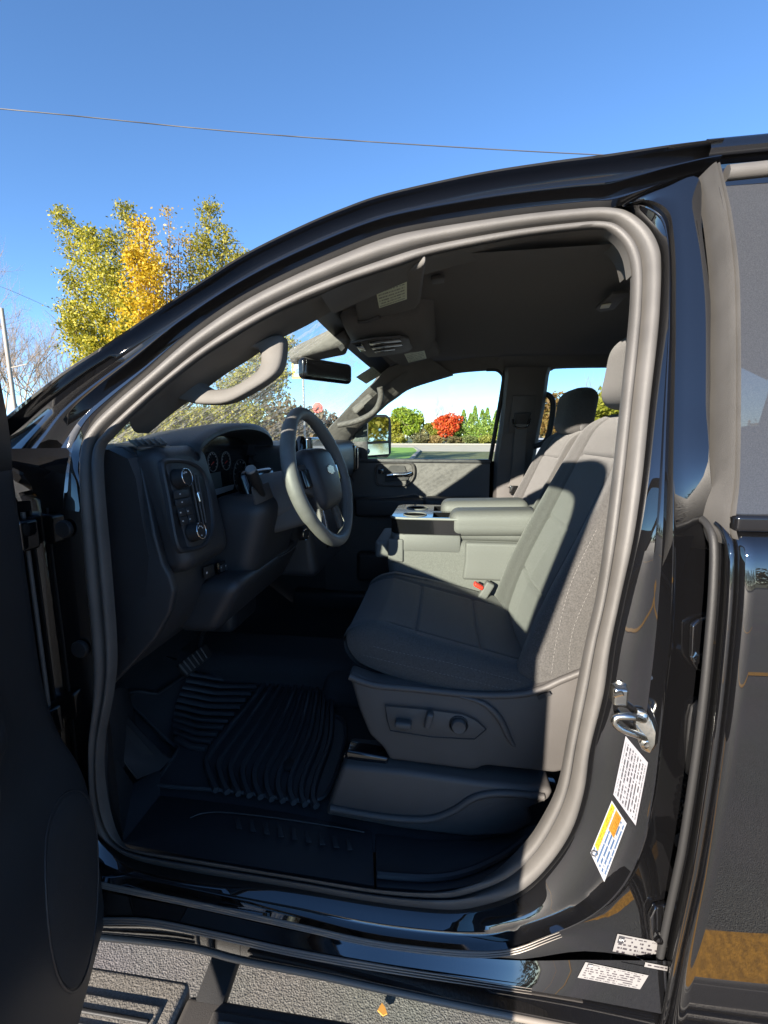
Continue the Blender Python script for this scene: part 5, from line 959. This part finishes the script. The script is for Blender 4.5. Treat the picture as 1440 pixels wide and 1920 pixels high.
# forest edge behind everything (one mass)
P = []
for x in np.arange(-160, 170, 4.):
    h = rng.uniform(3.5, 6); P.append(blobpts((x, 118 + rng.uniform(-4, 4), h * .5), (3.6, 2, h * .55), 330))
for x in np.arange(-120, 120, 4.):
    h = rng.uniform(5, 9); P.append(blobpts((x, -62 + rng.uniform(-4, 4), h * .5), (3.6, 2, h * .55), 260))
o = leaves('woodland', np.concatenate(P), .5, leafmat('woodland_leaf', [(.10, .09, .04), (.16, .13, .05), (.12, .14, .04), (.22, .15, .06)], .1), None); tag(o, 'low autumn woodland along the horizon', 'woodland', kind='stuff')
# seen through the windshield: hedge, sign, stop sign, house
for i, (px, Y, h, r, cols, lab) in enumerate(((300, 17, 2.6, 2.6, GRN, 'dense green shrub seen low through the windshield at left'), (420, 19, 2.8, 2.6, GRN, 'green shrub behind the instrument hood through the windshield'), (520, 30, 4.2, 3.4, [(.12, .08, .04), (.2, .14, .06), (.14, .14, .05)], 'brown shrub beyond the steering wheel through the windshield'), (600, 34, 3.6, 3.4, [(.12, .09, .05), (.22, .15, .08)], 'reddish shrub behind the round red sign'))):
    tree('roadside_shrub', lab, (gx(px, Y), Y, 0), h, r, cols, 2600, .14 + .02 * i, 'shrubs seen through the windshield', .06, cat='shrub', ch=.5)
GALV = mat('galvanised_post', (.4, .4, .4), .5, metal=.5)
b = np.array([gx(571, 22), 22, 0]); sg = empty('road_sign', b); tag(sg, 'tall road sign board with yellow border behind the mirror', 'sign'); zt = at(571, 690, Y=22)[2]
part('post', tube([b, b + [0, 0, zt]], .05, 8), GALV, sg); part('sign_board', softbox(b + [0, -.06, zt - .1], (.55, .02, .42), .015, (2, 2, 2)), mat('sign_yellow', (.75, .5, .08), .5), sg); part('sign_face', softbox(b + [0, -.085, zt - .1], (.44, .008, .32), .004, (2, 2, 2)), mat('sign_blue', (.2, .33, .55), .5), sg)
b = np.array([gx(597, 30), 30, 0]); sg = empty('stop_sign', b); tag(sg, 'small red octagonal sign seen through the windshield by the wheel', 'sign'); zt = at(597, 765, Y=30)[2]
part('post', tube([b, b + [0, 0, zt]], .04, 8), GALV, sg); o8 = [b + np.array([.38 * math.cos(R_(22.5 + 45 * k)), -.06, zt + .38 * math.sin(R_(22.5 + 45 * k))]) for k in range(8)]; part('sign_plate', prism(o8, (0, .015, 0)), mat('sign_red', (.6, .05, .04), .5), sg, 0)
# parked car glimpsed through the rear side window
b = at(1020, 842, Y=24); b = np.array([b[0], 24, 0]); pc = empty('parked_car', b); tag(pc, 'silver parked car glimpsed through the rear side window', 'car')
SIL = mat('silver_paint', (.5, .5, .52), .3, metal=.6, coat=.6)
part('body', prism([b + np.array([x, 0, z]) for x, z in ((-2.2, .4), (-2.25, .8), (-1.4, .98), (-.7, 1.45), (.9, 1.48), (1.7, 1.02), (2.2, .95), (2.25, .4))], (0, 1.7, 0), .06, 3), SIL, pc); part('side_window', prism([b + np.array([x, -.01, z]) for x, z in ((-1.1, 1.0), (-.62, 1.38), (.82, 1.4), (1.35, 1.02))], (0, 1.72, 0), .01), GLOSSB, pc)
for x in (-1.4, 1.4):
    for y in (.1, 1.6): part('wheel', lathe([(.1, -.1), (.32, -.11), (.32, .11), (.1, .1)], b + np.array([x, y, .32]), (0, 1, 0), 24), TYRE, pc)
for px, Y, h, r, cols, lab in ((1060, 40, 5.6, 2.6, [(.16, .09, .03), (.28, .16, .04), (.2, .16, .04)], 'orange brown tree behind the passenger headrest'), (1010, 44, 5.0, 2.6, [(.2, .11, .03), (.3, .2, .05)], 'tan tree left of the passenger headrest'), (1150, 32, 4.7, 2.6, [(.22, .24, .02), (.34, .32, .04)], 'yellow green tree between the two headrests')):
    tree('autumn_tree', lab, (at(px, 800, Y=Y)[0], Y, 0), h, r, cols, 3200, .2, 'trees seen through the rear window')
bare('bare_tree', 'bare tree above the yellow green tree between the headrests', (at(1130, 800, Y=46)[0], 46, 0), 8.5, 3, 4, .1, .4)
# fallen leaf
v, f = prism([at(x, y, Z=.012) for x, y in ((708,1896),(716,1882),(722,1890),(726,1902),(718,1906))], (0, 0, .004)); o = ob('fallen_leaf', v, f, mat('dry_leaf', (.5, .25, .05), .7), None, 0); tag(o, 'single orange fallen leaf on the asphalt under the sill', 'leaf')
tree('autumn_tree', 'broad yellow green tree reflected in the far outside mirror', (34, 0, 0), 9, 6, [(.2, .2, .02), (.34, .28, .03)], 4200, .26)
